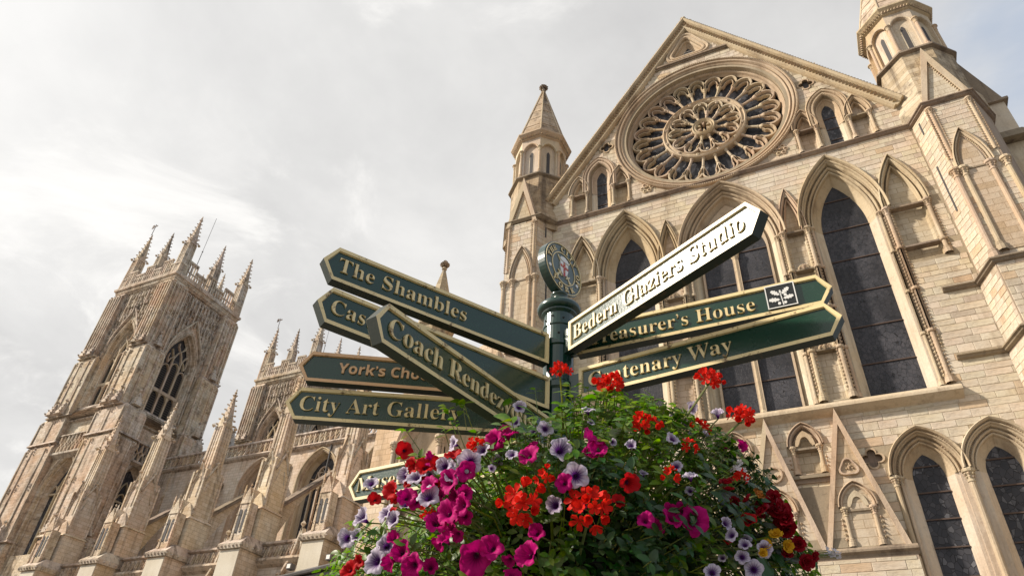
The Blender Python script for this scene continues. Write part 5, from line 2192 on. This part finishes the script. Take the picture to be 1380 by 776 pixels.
def petunia_mesh(name, mat, throat, seed, closed=0.0):
    """unit-radius funnel flower, axis +z"""
    rnd = random.Random(seed)
    n = 30
    ph = rnd.uniform(0, 6.28)
    vs, fs = [], []
    rings = ((.10, -.72), (.17, -.46), (.32, -.22), (.60, -.02), (.85, .04), (1.02, -.04))
    for j, (r, z) in enumerate(rings):
        for i in range(n):
            a = 2 * PI * i / n
            lobe = abs(math.cos(2.5 * a + ph)) ** .7
            k = 1.0
            zz = z
            if j >= 3:
                k = 1 - (j - 2) * .085 * (1 - lobe) + (j - 2) * .02 * math.sin(2 * a + ph)
                zz += (j - 2) * (.05 * math.sin(2 * a + ph * 2) + .035 * math.sin(11 * a + ph * 3)) + (1 - lobe) * .07 * (j - 2)
                zz += rnd.uniform(-.012, .012) * (j - 2)
            q = r * k * (1 - closed * .45 * (j / 5))
            vs.append((q * math.cos(a), q * math.sin(a), zz + closed * .5 * (j / 5) ** 2))
    for j in range(len(rings) - 1):
        for i in range(n):
            a, b_ = j * n + i, j * n + (i + 1) % n
            fs.append((a, b_, b_ + n, a + n))
    me = bpy.data.meshes.new(name)
    me.from_pydata(vs, [], fs)
    me.polygons.foreach_set('use_smooth', [True] * len(fs))
    me.materials.append(M[mat])
    me.update()
    tv = [(.16 * math.cos(2 * PI * i / 8), .16 * math.sin(2 * PI * i / 8), -.46) for i in range(8)] + [(0, 0, -.70), (.03, 0, -.2), (-.03, .03, -.2), (0, -.03, -.2)]
    t = bpy.data.meshes.new('throat')
    t.from_pydata(tv, [], [(i, (i + 1) % 8, 8) for i in range(8)] + [(9, 10, 11), (8, 9, 10)])
    t.materials.append(M[throat])
    t.update()
    return me, t


PET = {k: [petunia_mesh('flower', m, t, s, c) for s, c in ((1, 0), (2, .1), (3, .35), (4, .05))]
       for k, m, t in (('pale', 'pale', 'palethroat'), ('mag', 'mag', 'magthroat'), ('rpet', 'redpetunia', 'magthroat'))}


def petal_strip(L, w, curl, seed=0, ruffle=0.0):
    """a single petal, base at origin, pointing +x, curling to +z"""
    rnd = random.Random(seed)
    prof = ((0, .10), (.25, .42), (.5, .80), (.75, 1.0), (.92, .82), (1.0, .35))
    vs, fs = [], []
    for (t, k) in prof:
        for s in (-1, 0, 1):
            z = curl * t * t * L + (abs(s) * .12 * w) + ruffle * rnd.uniform(-1, 1) * w * t
            vs.append((t * L, s * w * .5 * k, z))
    for j in range(len(prof) - 1):
        for i in range(2):
            a = j * 3 + i
            fs.append((a, a + 1, a + 4, a + 3))
    return vs, fs


def rosette_mesh(name, mat, layers):
    """layers: (count, L, w, tilt, curl, ruffle)"""
    vs, fs = [], []
    k = 0
    for li, (cnt, L, w, tilt, curl, ruf) in enumerate(layers):
        for i in range(cnt):
            a = 2 * PI * i / cnt + li * .5
            pv, pf = petal_strip(L, w, curl, k, ruf)
            b0 = len(vs)
            for (x, y, z) in pv:
                X, Z = x * math.cos(tilt) - z * math.sin(tilt), x * math.sin(tilt) + z * math.cos(tilt)
                vs.append((X * math.cos(a) - y * math.sin(a), X * math.sin(a) + y * math.cos(a), Z))
            fs += [tuple(q + b0 for q in f) for f in pf]
            k += 1
    me = bpy.data.meshes.new(name)
    me.from_pydata(vs, [], fs)
    me.polygons.foreach_set('use_smooth', [True] * len(fs))
    me.materials.append(M[mat])
    me.update()
    return me


FLORET = [rosette_mesh('floret', 'redpet', [(5, 1.0, .62, t, .15, .12)]) for t in (.15, .5, .9)]
ROSE_ME = [rosette_mesh('flower', m, [(5, 1.0, .95, .25, .1, .2), (5, .75, .8, .7, .1, .2), (4, .5, .6, 1.15, -.1, .2)]) for m in ('dred', 'yel', 'peach')]
SMALL = rosette_mesh('flower', 'wht', [(5, 1.0, .7, .3, .1, .1)])


def leaf_mesh(kind):
    if kind == 'long':
        out = [(0, 0), (.15, .12), (.4, .24), (.65, .22), (.85, .12), (1, 0)]
        curl, fold = -.25, .22
    elif kind == 'round':
        out = [(0, 0), (-.1, .3), (.15, .52), (.3, .45), (.45, .6), (.65, .5), (.7, .38), (.9, .36), (.93, .15), (1, 0)]
        curl, fold = -.15, .15
    else:
        out = [(0, 0), (-.12, .2), (.1, .42), (.3, .38), (.42, .46), (.6, .32), (.7, .34), (.85, .14), (1.05, 0)]
        curl, fold = -.3, .25
    vs, fs = [], []
    for (x, w) in out:
        vs.append((x, 0, curl * x * x))
        vs.append((x, w, curl * x * x + fold * w))
        vs.append((x, -w, curl * x * x + fold * w))
    for j in range(len(out) - 1):
        a = j * 3
        fs.append((a, a + 3, a + 4, a + 1))
        fs.append((a, a + 2, a + 5, a + 3))
    return vs, fs


LEAF = {k: leaf_mesh(k) for k in ('long', 'round', 'begonia')}


def leaf_data(kind, mat):
    me = bpy.data.meshes.new('leaf')
    me.from_pydata(LEAF[kind][0], [], LEAF[kind][1])
    me.polygons.foreach_set('use_smooth', [True] * len(LEAF[kind][1]))
    me.materials.append(M[mat])
    me.update()
    return me


LEAF_ME = {(k, m): leaf_data(k, m) for k, m in (('long', 'leaf'), ('long', 'leafdark'), ('round', 'leaf'), ('round', 'leafdark'), ('begonia', 'leafbegonia'))}


def basis(z, spin):
    z = z.normalized()
    x = z.cross(Vector((.3, .2, .9)))
    if x.length < 1e-3:
        x = z.cross(Vector((1, 0, 0)))
    x.normalize()
    y = z.cross(x)
    X = x * math.cos(spin) + y * math.sin(spin)
    Y = z.cross(X)
    return X, Y, z


def place(me, p, z, scale, parent, name, spin=None, org=None):
    o = bpy.data.objects.new(name, me)
    COL.objects.link(o)
    X, Y, Z = basis(z, random.uniform(0, 6.28) if spin is None else spin)
    m = Matrix(((X.x, Y.x, Z.x), (X.y, Y.y, Z.y), (X.z, Y.z, Z.z))).to_4x4()
    m = m @ Matrix.Scale(scale, 4)
    m.translation = Vector(p) - org
    o.parent = parent
    o.matrix_basis = m
    return o


BLOOMS = [('pale',-0.551,1.328,2.242,0.028),
          ('pale',-0.514,1.329,2.177,0.026),
          ('pale',-0.843,1.265,2.145,0.025),
          ('pale',-0.99,1.305,2.027,0.027),
          ('pale',-1.058,1.314,2.134,0.027),
          ('pale',-0.592,1.337,2.303,0.017),
          ('pale',-0.75,1.275,2.218,0.025),
          ('pale',-0.811,1.292,2.277,0.018),
          ('pale',-0.725,1.285,2.247,0.017),
          ('pale',-0.931,1.285,2.213,0.021),
          ('pale',-0.966,1.284,2.127,0.021),
          ('pale',-1.116,1.342,2.099,0.022),
          ('pale',-0.677,1.367,2.388,0.016),
          ('pale',-0.516,1.415,2.375,0.016),
          ('pale',-0.323,1.713,2.491,0.018),
          ('pale',-0.261,1.728,2.474,0.02),
          ('pale',-0.337,1.504,2.312,0.016),
          ('pale',-0.214,1.614,2.037,0.019),
          ('pale',-0.189,1.643,2.086,0.018),
          ('pale',-0.221,1.587,2.083,0.013),
          ('pale',-0.248,1.542,2.116,0.015),
          ('pale',-1.058,1.327,2.225,0.017),
          ('pale',-0.652,1.292,2.229,0.013),
          ('mag',-0.723,1.287,2.008,0.031),
          ('mag',-0.686,1.287,2.027,0.022),
          ('mag',-0.611,1.308,2.014,0.026),
          ('mag',-0.705,1.298,2.275,0.021),
          ('mag',-0.674,1.31,2.292,0.019),
          ('mag',-0.616,1.301,2.228,0.021),
          ('mag',-0.789,1.265,2.103,0.024),
          ('mag',-0.814,1.266,2.087,0.024),
          ('mag',-0.754,1.265,2.116,0.021),
          ('mag',-0.909,1.284,2.036,0.023),
          ('mag',-0.876,1.288,2.004,0.022),
          ('mag',-0.942,1.295,2.016,0.02),
          ('mag',-0.795,1.266,2.174,0.023),
          ('mag',-0.755,1.271,2.195,0.02),
          ('mag',-0.79,1.272,2.05,0.019),
          ('mag',-0.487,1.371,2.278,0.024),
          ('mag',-0.475,1.366,2.249,0.018),
          ('mag',-0.302,1.479,2.108,0.027),
          ('mag',-0.34,1.441,2.105,0.019),
          ('mag',-0.862,1.283,2.243,0.017),
          ('ger',-0.517,1.601,2.554,0.037),
          ('ger',-0.635,1.524,2.574,0.025),
          ('ger',-0.394,1.483,2.356,0.03),
          ('ger',-0.249,1.636,2.531,0.031),
          ('ger',-0.194,1.736,2.458,0.033),
          ('ger',-0.621,1.288,2.114,0.042),
          ('ger',-0.484,1.341,2.109,0.042),
          ('ger',-0.299,1.681,2.421,0.019),
          ('ger',-0.304,1.533,2.303,0.016),
          ('ger',-0.842,1.265,2.109,0.013),
          ('rpet',-0.413,1.385,2.17,0.022),
          ('rpet',-0.964,1.287,2.181,0.021),
          ('rpet',-0.873,1.279,2.225,0.019),
          ('rpet',-1.091,1.344,2.026,0.019),
          ('rpet',-0.97,1.323,2.298,0.019),
          ('rpet',-0.836,1.276,2.226,0.015),
          ('rpet',-1.018,1.301,2.171,0.014),
          ('dred',-0.152,1.741,2.198,0.029),
          ('dred',-0.141,1.764,2.165,0.027),
          ('dred',-0.163,1.73,2.228,0.023),
          ('dred',-0.13,1.802,2.135,0.021),
          ('dred',-0.123,1.841,2.108,0.021),
          ('dred',-0.238,1.572,2.215,0.019),
          ('dred',-0.178,1.666,2.175,0.021),
          ('yel',-0.164,1.692,2.128,0.017),
          ('yel',-0.182,1.654,2.098,0.013),
          ('yel',-0.186,1.664,2.216,0.016),
          ('yel',-0.193,1.638,2.076,0.011),
          ('wht',-0.067,1.959,2.163,0.015),
          ('wht',-0.053,1.962,2.148,0.013),
          ('wht',-0.088,1.969,2.156,0.011),
          ('wht',-0.224,1.633,2.28,0.012),
          ('wht',-0.216,1.632,2.26,0.011),
          ('pale',-0.888,1.275,2.2,0.021),
          ('rpet',-0.912,1.287,2.233,0.019),
          ('mag',-0.847,1.268,2.174,0.02),
          ('pale',-0.816,1.273,2.215,0.02),
          ('rpet',-0.801,1.281,2.245,0.017),
          ('mag',-0.907,1.273,2.155,0.02),
          ('ger',-0.748,1.288,2.262,0.022),
          ('pale',-0.938,1.278,2.106,0.019),
          ('mag',-0.537,1.317,2.159,0.017),
          ('ger',-0.575,1.304,2.175,0.016),
          ('pale',-0.413,1.412,2.267,0.015),
          ('ger',-0.336,1.453,2.203,0.016),
          ('pale',-0.303,1.489,2.212,0.017),
          ('mag',-0.388,1.403,2.093,0.016),
          ('pale',-0.242,1.553,2.095,0.014),
          ('ger',-0.211,1.641,2.259,0.016),
          ('pale',-0.286,1.523,2.013,0.017),
          ('rpet',-0.206,1.606,2.141,0.017),
          ('mag',-0.221,1.805,2.407,0.016),
          ('yel',-0.149,1.734,2.117,0.016)]
# neighbours: every open bloom has a younger one close by
for b_ in [q_ for q_ in BLOOMS for _ in range(2)]:
    if b_[0] in ('pale', 'mag', 'rpet', 'dred') and random.random() < (.15 if b_[0] == 'dred' else .5 if b_[0] == 'pale' else .62):
        q = surf((b_[1] + random.uniform(-.055, .055), b_[2], b_[3] + random.uniform(-.055, .055)), random.uniform(.97, 1.05))
        BLOOMS.append((b_[0], round(q.x, 3), round(q.y, 3), round(q.z, 3), b_[4] * random.uniform(.6, .85)))
PL = []


def plant(name, label, cat, kinds, test, leafkind=('long', 'leaf'), group=None, lsize=.026):
    root = thing(name, label, cat, (BC.x, BC.y, BC.z), group)
    bl = [b_ for b_ in BLOOMS if b_[0] in kinds and test(b_)]
    PL.append(dict(root=root, blooms=bl, leaf=leafkind, lsize=lsize, n=0))
    return PL[-1]


plant('petunia_plant', 'pale lilac petunia with purple throats, trailing beyond the left end of the mound', 'flowers', ('pale',), lambda b_: b_[1] < -.70)
plant('petunia_plant', 'pale petunia with two open dark-throated flowers at the middle under the post', 'flowers', ('pale',), lambda b_: -.70 <= b_[1] < -.45)
plant('petunia_plant', 'pale lilac petunia over the right half of the mound, thickest beside the yellow flowers', 'flowers', ('pale',), lambda b_: b_[1] >= -.45)
plant('petunia_plant', 'magenta petunia with crowded flowers at the left of the mound', 'flowers', ('mag',), lambda b_: b_[1] < -.57)
plant('petunia_plant', 'deep magenta petunia with scattered flowers over the middle and right of the mound', 'flowers', ('mag',), lambda b_: b_[1] >= -.57, ('long', 'leafdark'))
plant('geranium_plant', 'geranium with two big scarlet heads low in the middle of the mound', 'flowers', ('ger',), lambda b_: b_[3] < 2.2, ('round', 'leafdark'), lsize=.045)
plant('geranium_plant', 'geranium with scarlet heads on tall stalks in front of the right hand boards', 'flowers', ('ger',), lambda b_: b_[3] >= 2.2, ('round', 'leaf'), lsize=.042)
plant('petunia_plant', 'red petunia scattered among the pale ones at far left', 'flowers', ('rpet',), lambda b_: b_[1] < -.6)
plant('petunia_plant', 'red petunia with a few drooping flowers right of the two big scarlet heads', 'flowers', ('rpet',), lambda b_: b_[1] >= -.6, ('long', 'leafdark'))
plant('begonia_plant', 'crimson begonia with large dark leaves at the right edge', 'flowers', ('dred',), lambda b_: True, ('begonia', 'leafbegonia'), lsize=.075)
plant('begonia_plant', 'yellow and peach begonia below the crimson one', 'flowers', ('yel',), lambda b_: True, ('round', 'leafdark'), lsize=.04)
plant('lobelia_plant', 'tiny white flowers on thin stems at the lower right tip', 'flowers', ('wht',), lambda b_: True, ('long', 'leaf'), lsize=.018)

CAMP = Vector((0, 0, 1.6))
for P_ in PL:
    root = P_['root']
    org = Vector(root.location)
    smb = MB()
    for b_ in P_['blooms']:
        k, x, y, z, r = b_
        p = Vector((x, y, z))
        nrm = outward(p)
        tocam = (CAMP - p).normalized()
        zd = (nrm * .5 + tocam * .7 + Vector((-.15, -.1, .35)) * .7 + Vector([random.uniform(-.7, .7) for _ in range(3)])).normalized()
        q = BC + (p - BC) * .62 + Vector((0, 0, -.02))
        mid = (p + q) / 2 + Vector((random.uniform(-.02, .02), random.uniform(-.02, .02), .02))
        if k in PET:
            me, th = random.choice(PET[k])
            o = place(me, p, zd, r * (1.15 if k == 'pale' else 1.28), root, 'flower', org=org)
            t = bpy.data.objects.new('throat', th)
            COL.objects.link(t)
            t.parent = o
            e = p - zd * r * .86
            smb.tube([(q.x, q.z, q.y), (mid.x, mid.z, mid.y), (e.x, e.z, e.y)], [.0022, .0020, .0018], 4)
        elif k == 'ger':
            hub = p - nrm * r * .3
            nf = 15 if r > .02 else 5
            head = bpy.data.objects.new('flower_head', None)
            COL.objects.link(head)
            head.parent = root
            head.location = hub - org
            for i in range(nf):
                a = i * 2.39996
                hz = 1 - 1.25 * (i + .5) / nf
                rr = math.sqrt(max(0, 1 - hz * hz))
                X, Y, Z = basis((nrm + Vector((0, -.3, .45))).normalized(), 0)
                dv = (X * math.cos(a) * rr + Y * math.sin(a) * rr + Z * hz * .8)
                fp = hub + dv * r * random.uniform(.5, 1.1)
                place(random.choice(FLORET), fp, (dv + tocam * .6 + Vector([random.uniform(-.4, .4) for _ in range(3)])).normalized(), r * random.uniform(.42, .60) if r > .02 else r * .8, head, 'floret', org=hub)
                smb.tube([(hub.x - nrm.x * r * .5, hub.z - nrm.z * r * .5, hub.y - nrm.y * r * .5), (fp.x, fp.z, fp.y)], .0009, 3)
            b0 = hub - nrm * r * .5
            lo = BC + (p - BC) * .60 - Vector((0, 0, .05))
            m1 = (b0 * 2 + lo) / 3 + Vector((0.01, -.01, .015))
            smb.tube([(lo.x, lo.z, lo.y), (m1.x, m1.z, m1.y), (b0.x, b0.z, b0.y)], [.0038, .0034, .0028], 6)
        elif k in ('dred', 'yel'):
            me = ROSE_ME[0] if k == 'dred' else (ROSE_ME[2] if x < -.185 and z > 2.15 else ROSE_ME[1])
            place(me, p, zd, r * 1.05, root, 'flower', org=org)
            if k == 'dred':
                for i in range(1):
                    j = p + Vector([random.uniform(-.03, .03) for _ in range(3)])
                    place(me, j, (zd + Vector([random.uniform(-.6, .6) for _ in range(3)])).normalized(), r * .75, root, 'flower', org=org)
            smb.tube([(q.x, q.z, q.y), (mid.x, mid.z, mid.y), (p.x, p.z, p.y)], .0028, 5)
        else:
            for i in range(3):
                j = p + Vector([random.uniform(-.012, .012) for _ in range(3)])
                place(SMALL, j, (zd + Vector([random.uniform(-.6, .6) for _ in range(3)])).normalized(), r * .75, root, 'flower', org=org)
                smb.tube([(q.x, q.z, q.y), (mid.x, mid.z, mid.y), (j.x, j.z, j.y)], .0012, 4)
    smb.build('stems', 'stem', root, stuff=True)


def nearest_plant(p):
    best = None
    for P_ in PL:
        for b_ in P_['blooms']:
            d = (Vector(b_[1:4]) - p).length_squared
            if best is None or d < best[0]:
                best = (d, P_)
    return best[1]


def add_leaf(mb, kind, p, z, s, spin):
    X, Y, Z = basis(z, spin)
    mb.add([tuple((p + (X * x + Y * y + Z * w) * s)[i] for i in (0, 2, 1)) for (x, y, w) in LEAF[kind][0]], LEAF[kind][1])


bulk = {id(P_['root']): MB() for P_ in PL}
shootstem = {id(P_['root']): MB() for P_ in PL}
singles = []
rnd = random.Random(5)
cnt = 0
while cnt < 3900:
    # random direction on the mound
    v = Vector((rnd.gauss(0, 1), rnd.gauss(0, 1), rnd.gauss(0, 1))).normalized()
    d = Vector((v.x * BRX, v.y * BRX, v.z * BRZ))
    shell = rnd.choice((.55, .65, .72, .8, .86, .9, .94, .97, 1.0, 1.02))
    p = BC + d * shell
    if not inview(p, 60):
        if rnd.random() < .8:
            continue
    if p.x < -.60 and p.z > 2.29 + .50 * (p.x + .677) + .50 * (p.y - 1.3) and rnd.random() < .965:
        continue
    if p.x >= -.60 and p.z > 2.40 + .44 * (p.y - 1.3) - .2 * (p.x + .6) and rnd.random() < .94:
        continue
    nrm = outward(p)
    facing = nrm.dot((CAMP - p).normalized())
    if facing < -.25 and rnd.random() < .7:
        continue
    u, w = pix(p)
    hole = math.hypot((u - 835) / 95, (w - 735) / 70)
    if v.z < -.12 and hole < 1.0 and rnd.random() < .0:
        continue
    # the underside near the middle is thin and dark: fewer, deeper leaves
    under = v.z < .12 and abs(v.x - .08) < .42 and v.y < 0
    if under and shell > .8 and rnd.random() < .93:
        continue
    P_ = nearest_plant(p)
    kind, mat = P_['leaf']
    if kind == 'begonia' and rnd.random() < .82:
        kind, mat = 'long', 'leafdark'
    if kind == 'round' and rnd.random() < .55:
        kind, mat = 'long', mat
    s = P_['lsize'] * rnd.uniform(.7, 1.2) if kind != 'long' else .034 * rnd.uniform(.65, 1.25)
    cnt += 1
    if kind == 'long':
        # a shoot: a little rosette of leaves at the end of a stem
        tip = p + nrm * .02 + Vector((0, 0, .012)) + Vector([rnd.uniform(-.015, .015) for _ in range(3)])
        ax = (nrm + Vector((0, 0, .7)) + Vector([rnd.uniform(-.4, .4) for _ in range(3)])).normalized()
        m_ = rnd.randint(4, 7)
        for i in range(m_):
            a = i * 2.4 + rnd.uniform(-.3, .3)
            X, Y, Z = basis(ax, a)
            zz = (Z * rnd.uniform(.5, 1.2) - X * .35 + Vector([rnd.uniform(-.3, .3) for _ in range(3)])).normalized()
            pp_ = tip - ax * .006 * i
            if shell > .93 and facing > .1 and inview(pp_) and rnd.random() < .34:
                singles.append((facing * s, P_, kind, mat, pp_, zz, s * rnd.uniform(.7, 1.1), a))
            else:
                add_leaf(bulk[id(P_['root'])], kind, pp_, zz, s * rnd.uniform(.6, 1.1), a)
        if shell > .9:
            shootstem[id(P_['root'])].tube([((p - nrm * .05).x, (p - nrm * .05).z, (p - nrm * .05).y), (tip.x, tip.z, tip.y)], .0013, 3)
    else:
        zz = (nrm + Vector((0, -.1, .6)) + Vector([rnd.uniform(-.5, .5) for _ in range(3)])).normalized()
        if shell > .85 and facing > 0:
            singles.append((facing * s * 2, P_, kind, mat, p, zz, s, rnd.uniform(0, 6.28)))
        else:
            add_leaf(bulk[id(P_['root'])], kind, p, zz, s, rnd.uniform(0, 6.28))
singles.sort(key=lambda q: -q[0])
for (_, P_, kind, mat, p, zz, s, a) in singles:
    if P_['n'] >= 240:
        add_leaf(bulk[id(P_['root'])], kind, p, zz, s, a)
        continue
    P_['n'] += 1
    key = (kind, mat) if (kind, mat) in LEAF_ME else ('long', 'leafdark')
    place(LEAF_ME[key], p, zz, s, P_['root'], 'leaf', spin=a, org=Vector(P_['root'].location))
for P_ in PL:
    m_ = bulk[id(P_['root'])]
    if m_.f:
        mt = P_['leaf'][1]
        m_.build('foliage', 'leafdark' if mt == 'leafbegonia' else mt, P_['root'], smooth=True, stuff=True)
    m_ = shootstem[id(P_['root'])]
    if m_.f:
        m_.build('shoot_stems', 'stem', P_['root'], stuff=True)
